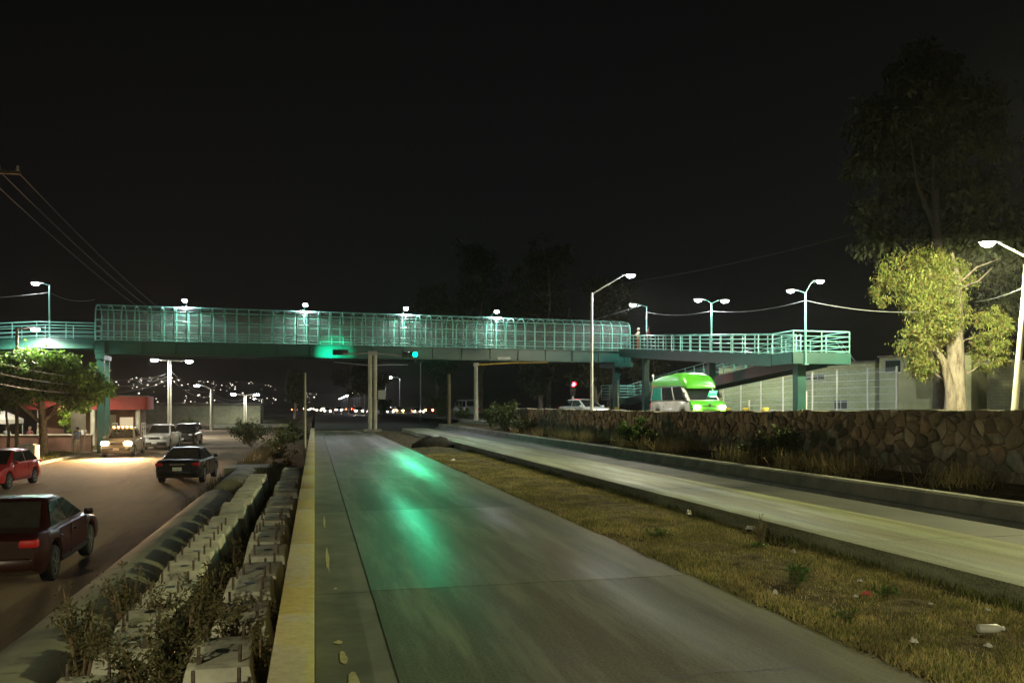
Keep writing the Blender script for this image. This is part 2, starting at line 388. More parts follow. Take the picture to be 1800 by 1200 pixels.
# dirt side road on the left
strip('dirt_road', 'dusty_road', [(-14.2, -1.4), (-11, -1.38), (-8, -1.36), (-5.5, -1.39), (-3.1, -1.42)], rng_(-20, 118, 1.2), jit=.02, seed=4)
strip('left_verge', 'bare_soil', [(-42, -1.28), (-30, -1.25), (-20, -1.22), (-15.5, -1.24), (-14.35, -1.3)], rng_(-20, 140, 2), jit=.05, seed=5)
MB().box((-14.27, 55, -1.35), (.16, 150, .2)).build('left_kerb', 'kerb_concrete'); struct(bpy.data.objects['left_kerb'])
strip('far_verge', 'grass_olive', [(-14.3, -1.3), (-10, -1.25), (-6, -1.26), (-3.4, -1.3)], rng_(118.2, 240, 4), jit=.08, seed=6)
b_ = strip('bank', 'bare_soil', [(-3.3, -1.46), (-2.9, -1.2), (-2.3, -.95), (-1.85, -.66), (-1.3, -.56), (-.7, -.5), (-.2, -.46)], rng_(-6, 58, .8), jit=.04, seed=8)
strip('bank_beyond', 'bare_soil', [(-3.4, -1.46), (-2.4, -.8), (-1.2, -.4), (-.26, -.12)], rng_(58, 230, 4), jit=.06, seed=9)
# central carriageway
cw = thing('carriageway', None, None); cw['kind'] = 'structure'
y = -4.3; k = 0
SL = 6.0
slab_me = None
while y < 56.2:
    me = MB().box((0, 0, 0), (3.19, SL-.014, .2)).mesh('slab')
    o = link('slab', me, 'road_concrete', cw, (2.105, y+SL/2, -.1)); o['finish'] = [1.0, .9, 0.0, .55, .0, .25, .5, .2, .5, .4, .3, .3][k % 12]
    o2 = link('gutter_slab', MB().box((0, 0, 0), (.50, SL-.012, .2)).mesh('gutter_slab'), 'gutter_concrete', cw, (.255, y+SL/2, -.108))
    y += SL; k += 1
MB().box((1.85, 26, -.23), (3.6, 62, .05)).build('sub_base', 'asphalt', cw)
# worn lime-yellow paint stain patches by the gutter
pt = MB(); rg = random.Random(3)
for (px_, py_, sx_, sy_) in ((.17, 6.1, .035, .05), (.19, 5.7, .03, .16), (.24, 5.15, .04, .22), (.31, 4.95, .10, .09), (.35, 4.75, .03, .08), (.14, 9.5, .02, .8), (.19, 7.9, .02, .05), (.14, 12.5, .015, .7)):
    n = 11
    pt.add([(px_ + sx_*math.cos(2*math.pi*i/n)*rg.uniform(.55, 1.2), py_ + sy_*math.sin(2*math.pi*i/n)*rg.uniform(.6, 1.2), -.0035) for i in range(n)], [tuple(range(n))])
simple('old_paint', (.42, .38, .2), .8, var=.3, scale=14)
pt.build('paint_patch', 'old_paint', cw)
# hairline cracks across the slabs
for path in ([(1.62, 4.72), (1.95, 4.80), (2.24, 4.78), (2.50, 4.83), (2.74, 4.80), (2.98, 4.79), (3.27, 4.80)], [(.70, 8.5), (.83, 8.7), (.93, 8.82), (1.08, 8.98)], [(.02, 8.41), (.18, 8.47)], [(.92, 4.75), (1.2, 4.82), (1.42, 4.74)], [(2.2, 12.4), (2.6, 12.1), (3.0, 12.35), (3.5, 12.3)], [(.9, 16.2), (1.2, 15.9), (1.7, 16.0)]):
    rg = random.Random(int(path[0][0]*100)); P2 = []
    for i in range(len(path)-1):
        for k in range(6):
            u = k/6; P2.append((path[i][0]*(1-u)+path[i+1][0]*u + rg.uniform(-.008, .008), path[i][1]*(1-u)+path[i+1][1]*u + rg.uniform(-.02, .02)))
    V = []; zc = .003 if path[0][0] > .5 else -.005
    for i, (cx, cy) in enumerate(P2):
        w_ = rg.uniform(.002, .009)*(1 if 1 < i < len(P2)-2 else .3); V += [(cx, cy-w_, zc), (cx, cy+w_, zc)]
    MB().add(V, [(2*i, 2*i+2, 2*i+3, 2*i+1) for i in range(len(P2)-1)]).build('crack', 'car_trim', cw)
# cross street beyond, and the dark road on to the horizon
struct(MB().box((4.3, 63, -.11), (9.2, 11.6, .1)).build('cross_street', 'asphalt'))
strip('far_road', 'asphalt', [(0, -.07), (3.7, -.05), (11, -.05), (24, -.06)], [68.8, 120, 250, 500, 900, 2000])
struct(MB().box((2.0, 57.2, -.02), (3.9, .35, .12)).build('pavement_lip', 'kerb_concrete'))
# median
med = strip('median_soil', 'bare_soil', [(3.7, -.03), (3.95, -.02), (4.4, .02), (4.9, .03), (5.4, .0), (5.76, -.03)], rng_(-4, 56, .4), jit=.03, seed=11)
# right carriageway (raised slab)
rw = thing('right_carriageway', None, None); rw['kind'] = 'structure'
y = -4; k = 0
while y < 56:
    me = MB().box((0, 0, 0), (1.70, SL-.012, .42)).mesh('slab')
    link('slab', me, 'lane_concrete', rw, (6.60, y+SL/2, -.01))
    link('gutter_slab', MB().box((0, 0, 0), (1.16, SL-.012, .4)).mesh('gutter_slab'), 'shaded_gutter', rw, (8.035, y+SL/2, -.006))
    y += SL; k += 1
# kerb on its right with the painted edge
kb = thing('right_kerb', None, None); kb['kind'] = 'structure'
y = -4
while y < 58:
    me = MB().prism([(8.44, -.2), (8.95, -.2), (8.95, .45), (8.90, .47), (8.72, .47), (8.68, .44), (8.64, .245), (8.60, .25), (8.52, .24), (8.46, .20)], 'y', y+.004, y+2.99).mesh('kerb_stone'); link('kerb_stone', me, 'kerb_concrete', kb); y += 3
strip('verge_strip', 'bare_soil', [(8.95, .40), (9.3, .44), (9.7, .5), (10.15, .55)], rng_(-4, 58, .6), jit=.03, seed=12)
# frontage road on the right, higher
fy = [-40, 0, 45, 60, 80, 100, 140, 300]
fz = [.75, .75, .75, .72, .6, .5, .35, .1]
me = bpy.data.meshes.new('frontage_road'); V = []
for yy, zz in zip(fy, fz): V += [(10.3, yy, zz), (15, yy, zz+.04), (21, yy, zz)]
me.from_pydata(V, [], [(3*j+i, 3*j+i+1, 3*j+i+4, 3*j+i+3) for j in range(len(fy)-1) for i in range(2)]); struct(link('frontage_road', me, 'frontage_asphalt'))
strip('right_yard', 'bare_soil', [(21.1, .85), (26, .88), (40, .92), (90, .9)], rng_(-20, 120, 4), jit=.03, seed=13)
struct(MB().box((21.05, 40, .75), (.18, 130, .26)).build('frontage_kerb', 'kerb_concrete'))
# hills with the town on them
me = bpy.data.meshes.new('hills'); V = []; F = []; nx = 60
for i in range(nx+1):
    x = -1900 + i*58; hgt = 44*math.exp(-((x+480)/620)**2) + 8*math.sin(i*.5) + 16 + 4*math.sin(i*1.7)
    V += [(x, 1450, -2), (x, 1750, hgt*.62), (x, 1980, hgt), (x, 2350, -2)]
for i in range(nx):
    for j in range(3): F.append((4*i+j, 4*i+4+j, 4*i+5+j, 4*i+1+j))
me.from_pydata(V, [], F); me.shade_smooth(); struct(link('hills', me, 'hill_earth'))
rg = random.Random(21); cl = MB()
def hill_h(x, y):
    i = (x+1900)/58; h = 44*math.exp(-((x+480)/620)**2) + 8*math.sin(i*.5) + 16 + 4*math.sin(i*1.7)
    if y < 1750: return -2 + (h*.62+2)*(y-1450)/300
    return h*.62 + (h*.38)*(y-1750)/230
for k in range(330):
    u = rg.random(); yy = 1500 + 470*rg.random()**.8; x = -980 + 990*rg.random()
    z = hill_h(x, yy); s = rg.choice((.7, .8, 1.0, 1.2, 1.5, 2.0))
    cl.box((x, yy, z + 2), (s*1.2, s, s))
c_ = cl.build('hillside_town_lights', 'city_light'); tag(c_, 'scattered warm house lights of a town across the far hillside', 'town lights', kind='stuff')

# ================================================================ KERB, PIPE, FOOTING BLOCKS
pk = thing('yellow_kerb', 'long low kerb with worn yellow paint beside the middle carriageway', 'kerb')
y = -3.0
while y < 57:
    me = MB().box((0, 0, 0), (.245, 2.992, 1.0)).mesh('kerb_length'); bevel(me, .012, 2)
    link('kerb_length', me, 'yellow_kerb', pk, (-.1235, y+1.5, -.25)); y += 3
pp = thing('water_main', 'fat concrete-coated pipe lying along the ditch beside the dirt road', 'pipe')
for k, (y0, y1) in enumerate(((-4, 1.4), (1.4, 6.8), (6.8, 12.2), (12.2, 17.6), (17.6, 23.0))):
    m_ = MB(); m_.lathe([(.60, y0+.01), (.625, y0+.03), (.63, y0+.06), (.63, y0+.09)] + [(.63 + .004*math.sin(q*2.1+k), y0+.09+(y1-y0-.18)*q/8) for q in range(1, 8)] + [(.63, y1-.09), (.63, y1-.06), (.625, y1-.03), (.60, y1-.01)], 40, (-2.5, 0, -1.12), 'y'); m_.build('pipe_section', 'pipe_concrete', pp, 35)
pp2 = thing('water_main', 'short far length of concrete pipe past the dark gap', 'pipe')
MB().lathe([(.60, 26.2), (.63, 26.3), (.63, 31.5), (.60, 31.6)], 32, (-2.45, 0, -1.12), 'y').build('pipe_section', 'pipe_concrete', pp2, 35)
MB().box((-2.45, 32.6, -.9), (1.5, 1.9, .7)).build('end_block', 'pipe_concrete', pp2)
bb = MB(); n = 4
blk = MB().prism([(-.30, -.72), (.30, -.72), (.30, -.5), (.20, 0), (-.20, 0), (-.30, -.5)], 'y', -.42, .42).mesh('block_body')
bm = bmesh.new(); bm.from_mesh(blk)
for v in bm.verts:
    if v.co.z > -.01: v.co.y *= .90
    elif v.co.z > -.6: v.co.y *= .98
bm.to_mesh(blk); bm.free(); bevel(blk, .015, 2)
bolt = MB().tube([(0, 0, -.02), (0, 0, .115)], .012, 6).mesh('anchor_bolt', 40)
hole = MB().lathe([(.05, -.002), (.05, .002)], 12).mesh('duct_hole')
rg = random.Random(5)
for row, (X, nm, n0) in enumerate(((-.58, 'beside the yellow kerb', 19), (-1.45, 'nearer the pipe', 19))):
    yy = 4.95 if row == 0 else 4.75
    for k in range(n0):
        yy += 0
        t_ = thing('footing_block', f'{ORD[k]} concrete footing block from the camera in the row {nm}', 'concrete block',
                   (X + rg.uniform(-.05, .05), yy, rg.uniform(-.03, .02) - (0 if row == 0 else .15)), rg.uniform(-.04, .04), 'concrete footing blocks stored in the ditch')
        t_.rotation_euler.x = rg.uniform(-.02, .02); t_.rotation_euler.y = rg.uniform(-.02, .02)
        link('block_body', blk, 'block_concrete', t_)
        if k < 9:
            for sx in (-1, 1):
                for sy in (-1, 1): link('anchor_bolt', bolt, 'steel_bolt', t_, (sx*.13, sy*.27, 0))
            link('duct_hole', hole, 'car_trim', t_, (0, .02, .0))
        yy += (1.0 if k > 0 else 1.05) + rg.uniform(-.08, .08) + (.25 if k == 1 else 0)

# ================================================================ RUBBLE WALL
def clip(poly, px_, py_, nx_, ny_):
    out = []
    for i in range(len(poly)):
        a, b = poly[i], poly[(i+1) % len(poly)]
        da = (a[0]-px_)*nx_ + (a[1]-py_)*ny_; db = (b[0]-px_)*nx_ + (b[1]-py_)*ny_
        if da <= 0: out.append(a)
        if da*db < 0:
            s = da/(da-db); out.append((a[0]+s*(b[0]-a[0]), a[1]+s*(b[1]-a[1])))
    return out
def wall_top(y): return 1.66 - .10*max(0, min(1, (y-10)/12)) + .04*max(0, min(1, (y-24)/16)) + .014*math.sin(y*2.1) + .012*math.sin(y*5.3) + .008*math.sin(y*11.7)
W0, W1 = 3.0, 42.0
rg = random.Random(17); pts = []
yy = W0
while yy < W1:
    z = .42
    while z < 1.75:
        if rg.random() < .78: pts.append((yy + rg.uniform(-.08, .34), z + rg.uniform(-.08, .22)))
        z += .155
    yy += .22
wall = thing('rubble_wall', 'long low dark rubble stone wall holding up the right hand frontage road', 'wall')
me = bpy.data.meshes.new('mortar_core'); ys = rng_(W0, W1, .5); V = []
for y in ys: V += [(10.18, y, .2), (10.15, y, wall_top(y)-.012), (10.62, y, wall_top(y)-.012), (10.60, y, .2)]
F = [(4*j+i, 4*j+(i+1) % 4, 4*j+4+(i+1) % 4, 4*j+4+i) for j in range(len(ys)-1) for i in range(4)] + [(0, 1, 2, 3), tuple(4*(len(ys)-1)+i for i in (3, 2, 1, 0))]
me.from_pydata(V, [], F); link('mortar_core', me, 'mortar', wall)
stones = []
for i, (a, b) in enumerate(pts):
    poly = [(a-.7, b-.6), (a+.7, b-.6), (a+.7, b+.6), (a-.7, b+.6)]
    for j, (c, d) in enumerate(pts):
        if i == j or abs(c-a) > 1 or abs(d-b) > .9: continue
        poly = clip(poly, (a+c)/2, (b+d)/2, c-a, d-b)
        if len(poly) < 3: break
    poly = clip(poly, a, .36, 0, -1) if poly else poly
    poly = clip(poly, a, wall_top(a), 0, 1) if poly else poly
    if len(poly) < 3: continue
    A = abs(sum(poly[q][0]*poly[(q+1) % len(poly)][1]-poly[(q+1) % len(poly)][0]*poly[q][1] for q in range(len(poly))))/2
    if A < .012: continue
    cx = sum(p[0] for p in poly)/len(poly); cz = sum(p[1] for p in poly)/len(poly)
    rp = []
    for q in range(len(poly)):   # cut corners
        p0, p1, p2 = poly[q-1], poly[q], poly[(q+1) % len(poly)]
        for w in (p0, p2): rp.append((p1[0]*.76+w[0]*.24, p1[1]*.76+w[1]*.24))
    gap = .012; rad = math.sqrt(A/math.pi)
    stones.append((cx, cz, rad, [(cx+(p[0]-cx)*(1-gap/rad), cz+(p[1]-cz)*(1-gap/rad)) for p in rp]))
rest = MB()
def stone_geo(st, origin):
    cx, cz, rad, poly = st; n = len(poly); pr = rg.uniform(.008, .05)
    V = []; tx, tz = rg.uniform(-.2, .2), rg.uniform(-.2, .2)
    for (s, dx) in ((1, .05), (.97, -pr*.55), (.72, -pr)):
        for p in poly:
            u, w = (p[0]-cx)*s*(1 + (rg.uniform(-.06, .06) if s < 1 else 0)), (p[1]-cz)*s*(1 + (rg.uniform(-.06, .06) if s < 1 else 0))
            V.append((10.15 + .03*(1.1-cz)*0 + dx + (tx*u + tz*w)*(.25 if s < 1 else 0) - origin[0], cx+u-origin[1], cz+w-origin[2]))
    V.append((10.15 - pr*1.08 - origin[0], cx-origin[1], cz-origin[2]))
    F = [(r*n+q, r*n+(q+1) % n, (r+1)*n+(q+1) % n, (r+1)*n+q) for r in range(2) for q in range(n)] + [(2*n+q, 2*n+(q+1) % n, 3*n) for q in range(n)]
    return V, F
stones.sort(key=lambda s: -s[2]/max(5, math.hypot(10, s[0])) * (1 if s[0] > 8.8 else .1))
for i, st in enumerate(stones):
    if i < 290:
        V, F = stone_geo(st, (10.15, st[0], st[1])); me = bpy.data.meshes.new('stone'); me.from_pydata(V, [], F); me.shade_smooth(); me.set_sharp_from_angle(angle=R(50))
        link('stone', me, 'rubble_stone', wall, (10.15, st[0], st[1]))
    else:
        V, F = stone_geo(st, (0, 0, 0)); rest.add(V, F)
o = rest.build('small_stones', 'rubble_stone', wall); o['kind'] = 'stuff'
lowp = thing('parapet_wall', 'low plain parapet continuing past the end of the stone wall', 'wall')
for k in range(5):
    y0 = 42.3 + k*3.4; me = MB().box((10.35, y0+1.69, .3), (.4, 3.36, 1.02 - .03*k)).mesh('parapet_panel'); bevel(me, .02); link('parapet_panel', me, 'mortar', lowp)

# ================================================================ LAMPS
def lamp_light(parent, loc, power, col, cone=160, rot=(0, 0, 0), radius=.22, blend=.35, name='lamp_light'):
    l = bpy.data.lights.new(name, 'SPOT'); l.energy = power; l.color = col; l.spot_size = R(cone); l.spot_blend = blend; l.shadow_soft_size = radius
    o = bpy.data.objects.new(name, l); COL.objects.link(o); o.parent = parent; o.location = loc; o.rotation_euler = rot
    return o
HEADS = {}
def lamp_head(parent, p, ang, s=1., lens='lamp_white', body='lamp_grey'):
    """cobra head: housing at p pointing along ang (radians, in plan) with a bowl lens under it"""
    key = (round(s, 2), lens, body)
    if key not in HEADS:
        m1 = MB(); prof = [(-.34, .055, .035), (-.2, .10, .055), (.05, .15, .075), (.25, .14, .06), (.36, .07, .03)]
        V = []; n = 10
        for (x, w, h) in prof:
            for k in range(n): a = 2*math.pi*k/n; V.append((x*s, w*s*math.cos(a), h*s*(math.sin(a) if math.sin(a) > 0 else .35*math.sin(a)) + .02*s))
        F = [(i*n+k, i*n+(k+1) % n, (i+1)*n+(k+1) % n, (i+1)*n+k) for i in range(len(prof)-1) for k in range(n)] + [tuple(range(n-1, -1, -1)), tuple((len(prof)-1)*n+k for k in range(n))]
        h = m1.add(V, F).mesh('lamp_head', 40)
        V = []; rings = [(1, 0), (.93, -.055), (.7, -.10), (.35, -.125)]; n = 14
        for (q, z) in rings:
            for k in range(n): a = 2*math.pi*k/n; V.append((.10*s + .21*s*q*math.cos(a), .125*s*q*math.sin(a), z*s))
        F = [(i*n+k, i*n+(k+1) % n, (i+1)*n+(k+1) % n, (i+1)*n+k) for i in range(len(rings)-1) for k in range(n)] + [tuple(3*n+k for k in range(n))]
        HEADS[key] = (h, MB().add(V, F).mesh('lamp_lens', 60))
    h, le = HEADS[key]
    o = link('lamp_head', h, body, parent, p, ang); l = link('lamp_lens', le, lens, o)
    return o
def street_lamp(label, base, top, arms, pole_r=(.09, .055), mat='galvanised', lens='lamp_white', power=900, col=(1, .98, .9), name='street_lamp', head=1., group=None, cone=165, straight=False, blend=.35, tilt=(0, 0, 0)):
    """arms: list of (dx, dy, rise) end offsets from pole top"""
    t = thing(name, label, 'street lamp', base, 0, group); H = top[2]-base[2]; lx, ly = top[0]-base[0], top[1]-base[1]
    MB().tube([(0, 0, 0), (lx*.5, ly*.5, H*.5), (lx, ly, H)], [pole_r[0], (pole_r[0]+pole_r[1])/2, pole_r[1]], 10).build('pole', mat, t, 40)
    MB().box((0, 0, .02), (pole_r[0]*4, pole_r[0]*4, .04)).build('base_plate', mat, t)
    for (dx, dy, rise) in arms:
        L = math.hypot(dx, dy); pts = []
        for k in range(6):
            u = k/5; pts.append((lx+dx*u, ly+dy*u, H-.06 + rise*(u if straight else math.sin(u*math.pi/2))))
        MB().tube(pts, pole_r[1]*.55, 7).build('arm', mat, t, 40)
        an = math.atan2(dy, dx); hp = (lx+dx+.25*head*math.cos(an), ly+dy+.25*head*math.sin(an), H-.06+rise)
        lamp_head(t, hp, an, head, lens)
        if power: lamp_light(t, (hp[0]+.1*math.cos(an)*head, hp[1]+.1*math.sin(an)*head, hp[2]-.17*head), power, col, cone, tilt, blend=blend)
    return t
WHITE = (.90, .98, 1.0); STREET = (1.0, .96, .74)
# right frontage row: two in view, one just outside the picture on the right and one behind the viewer
street_lamp('slim grey street lamp with long upward arm in front of the footbridge', (13.07, 38.0, .75), (13.07, 38.0, 7.2), [(1.5, -.33, .92)], (.085, .06), power=2600, col=STREET, head=1.0, straight=True)
street_lamp('leaning pale street lamp at the far right beside the lit tree', (28.0, 28.25, .9), (28.55, 28.1, 7.9), [(-1.1, .3, .6)], (.14, .09), 'pole_concrete', 'lamp_warm', power=14500, col=(1, .98, .60), head=1.35, cone=179, blend=.12, tilt=(R(13), R(-8), 0), straight=True)
street_lamp('street lamp of the frontage row just past the right edge', (15.7, 13.0, .75), (15.7, 13.0, 8.2), [(1.95, -.2, 1.2)], (.10, .07), power=9500, col=(1, .97, .46), straight=True, head=1.1)
street_lamp('street lamp of the frontage row behind the viewer', (15.7, -18.0, .75), (15.7, -18.0, 8.2), [(1.95, -.2, 1.2)], (.10, .07), power=4000, col=(1, .95, .46), straight=True, head=1.1)

# ================================================================ FOOTBRIDGE
A = Vector((-14.1, 59.25, 0)); B = Vector((24.5, 61.7, 0)); BL = (B-A).length; BA = math.atan2(B.y-A.y, B.x-A.x)
br = thing('footbridge', 'long teal footbridge with caged arched tunnel over the road', 'footbridge', A, BA)
DZ = 6.1; BW = 2.4
MB().box((BL/2, BW/2, DZ-.08), (BL, BW-.12, .12)).build('deck', 'deck_concrete', br)
for v in (0.0, BW):
    g = MB(); g.box((BL/2, v, DZ-.49), (BL, .025, .80)); g.box((BL/2, v, DZ-.05), (BL, .26, .035)); g.box((BL/2, v, DZ-.94), (BL, .28, .04))
    go = g.build('girder', 'teal_paint', br)
    st = MB().box((0, 0, 0), (.03, .11, .80)).mesh('stiffener')
    for k in range(18):
        for s in ((-1,) if v == 0 else (1,)): link('stiffener', st, 'teal_paint', go, (.6 + k*(BL-1.2)/17, v + s*.07, DZ-.49))
def archpt(th):   # th 0..1 round the tunnel section (v, z)
    pts = [(0.03, 0), (0.03, 1.55)] + [(.80 - .77*math.cos(a), 1.55 + .80*math.sin(a)) for a in [R(x) for x in (15, 30, 45, 60, 75, 90)]] + [(1.2, 2.39)] + [(1.60 + .77*math.cos(a), 1.55 + .80*math.sin(a)) for a in [R(x) for x in (90, 75, 60, 45, 30, 15)]] + [(2.37, 1.55), (2.37, 0)]
    return pts
AP = archpt(0)
rib = MB().tube([(0, v, DZ + z) for v, z in AP], .052, 4).mesh('rib')
NB = 48; BAY = BL/NB
for k in range(NB+1): link('rib', rib, 'teal_rail', br, (min(max(k*BAY, .05), BL-.05), 0, 0))
pm = MB(); off = .03
V = []
for x in (.04, BAY-.04):
    for (v, z) in AP: V.append((x, v + (off if v < .5 else (-off if v > 1.9 else 0)), DZ + z*.985 + .02))
n = len(AP); pme = MB().add(V, [(i, i+1, n+i+1, n+i) for i in range(n-1)]).mesh('mesh_panel')
for k in range(NB): link('mesh_panel', pme, 'tunnel_mesh', br, (k*BAY, 0, 0))
for (v, z) in ((0, .2), (0, .58), (0, 1.32), (.16, 2.0), (1.2, 2.43), (2.24, 2.0), (2.4, 1.32), (2.4, .58), (2.4, .2)):
    MB().tube([(0, v, DZ+z), (BL, v, DZ+z)], .036 if z != .58 else .03, 6).build('rail', 'teal_rail', br, 40)
for (x, v) in ((.35, .2), (.35, 2.2), (BL-1.2, .2), (BL-.3, 2.2)):
    zb = -1.45 if x < 5 else .7
    MB().box((x, v, (zb+DZ-.96)/2), (.42, .42, DZ-.96-zb)).build('column', 'teal_paint', br)
MB().box((.35, 1.2, DZ-1.12), (.5, 3.0, .3)).build('cross_head', 'teal_paint', br); MB().box((BL-.75, 1.2, DZ-1.12), (1.6, 3.0, .3)).build('cross_head', 'teal_paint', br)
def blocal(x, v, z): return A + Vector((x*math.cos(BA) - v*math.sin(BA), x*math.sin(BA) + v*math.cos(BA), z))
for k, (x, wd) in enumerate(((5.45, 'nearest the left end'), (13.55, 'second from the left end'), (20.85, 'third from the left end'), (27.9, 'nearest the right end'))):
    p = blocal(x, 2.75, 5.2)
    t = thing('bridge_lamp', f'white lamp above the bridge tunnel roof, {wd}', 'bridge lamp', p, BA, 'lamps above the tunnel roof')
    MB().tube([(0, 0, 0), (0, 0, 3.62)], .06, 8).build('pole', 'teal_rail', t, 40)
    MB().tube([(0, 0, 3.6), (0, -.5, 3.8), (0, -1.15, 3.84)], .03, 7).build('arm', 'teal_rail', t, 40)
    lamp_head(t, (0, -1.45, 3.84), -math.pi/2, 1.25, 'lamp_bluish')
    lamp_light(t, (0, -1.6, 3.62), 1700, WHITE, 168)
# --- access ramp on the right: two straight flights and landings
def railing(parent, pts, h=1.08, step=1.45, rails=(.12, .36, .60, .84), mat='teal_rail', top=.035):
    """posts and rails along a 3-D deck-edge polyline; posts one by one"""
    pts = [Vector(p) for p in pts]
    for i in range(len(pts)-1):
        a, b = pts[i], pts[i+1]; n = max(1, round((b-a).length/step))
        for k in range(n + (1 if i == len(pts)-2 else 0)):
            p = a.lerp(b, k/n)
            if POST.get(h) is None: POST[h] = MB().box((0, 0, h/2), (.05, .05, h)).mesh('post')
            link('post', POST[h], mat, parent, p)
    for r in rails + (h,):
        MB().tube([p + Vector((0, 0, r)) for p in pts], top if r == h else .024, 6).build('rail' if r != h else 'handrail', mat, parent, 40)
POST = {}
def flight(parent, a, b, w, depth=.55, deckmat='deck_concrete'):
    a, b = Vector(a), Vector(b); d = (b-a); ph = Vector((d.x, d.y, 0)).normalized(); sd = Vector((ph.y, -ph.x, 0))   # right-hand side
    def bx(o0, o1, z0, z1):
        V = [a+sd*o0+Vector((0, 0, z0)), a+sd*o1+Vector((0, 0, z0)), b+sd*o1+Vector((0, 0, z0)), b+sd*o0+Vector((0, 0, z0))]
        return V + [v + Vector((0, 0, z1-z0)) for v in V]
    FQ = [(0, 3, 2, 1), (4, 5, 6, 7), (0, 1, 5, 4), (1, 2, 6, 5), (2, 3, 7, 6), (3, 0, 4, 7)]
    MB().add(bx(-w/2, w/2, -.12, 0), FQ).build('deck', deckmat, parent)
    for s in (-1, 1):
        MB().add(bx(s*w/2-.04, s*w/2+.04, -depth, .05), FQ).build('stringer', 'teal_paint', parent)
    return sd
ramp_ = thing('access_ramp', 'teal switchback ramp with white lit railings at the right bridge end', 'ramp')
LZ = 4.25; X1, X2 = 23.1, 24.75; w = 1.45
flight(ramp_, (X1+.7, 60.4, DZ), (X1, 37.3, LZ), w)
MB().box(((X1+X2)/2, 36.35, LZ-.06), (3.1, 1.9, .12)).build('landing', 'deck_concrete', ramp_)
fr = MB()
for (c, s) in ((((X1+X2)/2, 35.42, LZ-.22), (3.14, .07, .55)), ((X1-.745, 36.35, LZ-.22), (.07, 1.8, .55)), ((X2+.78, 36.35, LZ-.22), (.07, 1.8, .55))): fr.box(c, s)
fr.build('landing_beam', 'teal_paint', ramp_)
flight(ramp_, (X2, 37.3, LZ), (X2+.9, 63.5, 2.35), w)
MB().box((X2+.3, 64.6, 2.28), (3.2, 2.1, .14)).build('landing', 'deck_concrete', ramp_)
MB().box((X2+.3, 63.52, 2.15), (3.2, .07, .5)).build('landing_beam', 'teal_paint', ramp_)
e = .7
railing(ramp_, [(X1+.7-e, 60.3, DZ), (X1-e, 37.3, LZ), (X1-e-.01, 35.42, LZ), (X2+e, 35.42, LZ), (X2+e, 37.3, LZ), (X2+.9+e, 63.5, 2.35), (X2+.9+e, 65.6, 2.35), (X1+.3, 65.6, 2.35), (X1+.3, 63.6, 2.35)])
railing(ramp_, [(X1+.7+e, 60.3, DZ), (X1+e, 37.4, LZ)]); railing(ramp_, [(X2-e, 37.4, LZ), (X2+.9-e, 63.5, 2.35)])
for (x, y, zt, s) in ((23.35, 45.8, 4.35, .40), (23.4, 36.5, LZ-.12, .45), (24.3, 58.2, 5.6, .42), (25.6, 58.0, 2.2, .4), (24.0, 64.6, 2.2, .35)):
    MB().box((x, y, (zt+.7)/2), (s, s, zt-.7)).build('column', 'teal_paint', ramp_)
lr = thing('access_ramp', 'teal railed walkway running off the left end of the bridge', 'ramp')
q0, q1, q2 = blocal(-.05, 1.2, DZ), blocal(-3.4, 1.2, DZ), blocal(-16, 1.2, DZ-1.0)
flight(lr, q0, q1, 2.3, .6); flight(lr, q1, q2, 2.3, .6)
railing(lr, [blocal(0, .08, DZ), blocal(-3.4, .08, DZ), blocal(-16, .08, DZ-1.0)], rails=(.14, .42, .7)); railing(lr, [blocal(0, 2.32, DZ), blocal(-3.4, 2.32, DZ), blocal(-16, 2.32, DZ-1.0)], rails=(.14, .42, .7))
MB().box(blocal(-12, 1.2, 2), (.4, .4, 6.4)).build('column', 'teal_paint', lr)
# lamps standing on the ramps
RC = (.90, 1.0, .97)
def ramp_lamp(label, base, z1, arms, power=420, head=1.0):
    return street_lamp(label, base, (base[0], base[1], z1), arms, (.06, .045), 'teal_rail', 'lamp_white', power, RC, 'ramp_lamp', head, 'lamps standing along the access ramps', 168)
ramp_lamp('single armed lamp on the ramp where it leaves the tunnel', (24.68, 58.9, 6.0), 9.35, [(-.75, 0, .15)], 800, 1.15)
ramp_lamp('two armed lamp halfway along the upper ramp flight', (23.9, 46.8, 5.0), 8.1, [(-.45, .1, .25), (.45, -.1, .2)], 700, 1.05)
ramp_lamp('tall two armed lamp on the front landing of the ramp', (23.0, 35.36, 3.7), 7.2, [(-.45, .05, .12), (.45, -.05, .6)], 700, .85)
ramp_lamp('small lamp on the lower landing behind the green van', (24.9, 65.4, 2.35), 5.45, [(.3, -.1, .15)], 250, 1.0)
ramp_lamp('lamp on the walkway left of the bridge tunnel', (-17.0, 60.0, 5.6), 9.7, [(-.45, 0, .15)], 420, 1.1)

# ================================================================ TRAFFIC SIGNALS
PX, PY = 3.86, 57.1
sg = thing('traffic_signal', 'twin pole traffic signal on the median showing green toward the viewer', 'traffic signal', (PX, PY, -.05))
MB().box((0, 0, .08), (1.2, 1.0, .24)).build('footing', 'kerb_concrete', sg)
for dx in (-.17, .17): MB().tube([(dx, 0, .1), (dx, 0, 5.25)], .135, 10).build('pole', 'pole_concrete', sg, 40)
MB().box((0, 0, 5.38), (.62, .34, .28)).build('head_box', 'lamp_grey', sg)
MB().tube([(-2.0, 0, 5.30), (0, 0, 5.38), (2.2, 0, 5.22)], .05, 8).build('arm', 'lamp_grey', sg, 40)
MB().tube([(-2.6, 0, 4.75), (-1.2, 0, 4.62), (0, 0, 4.55), (1.2, 0, 4.6), (2.4, 0, 4.62)], .03, 6).build('lower_cable', 'lamp_grey', sg, 40)
MB().box((.62, -.05, 2.55), (.5, .12, .62)).build('control_box', 'lamp_grey', sg)
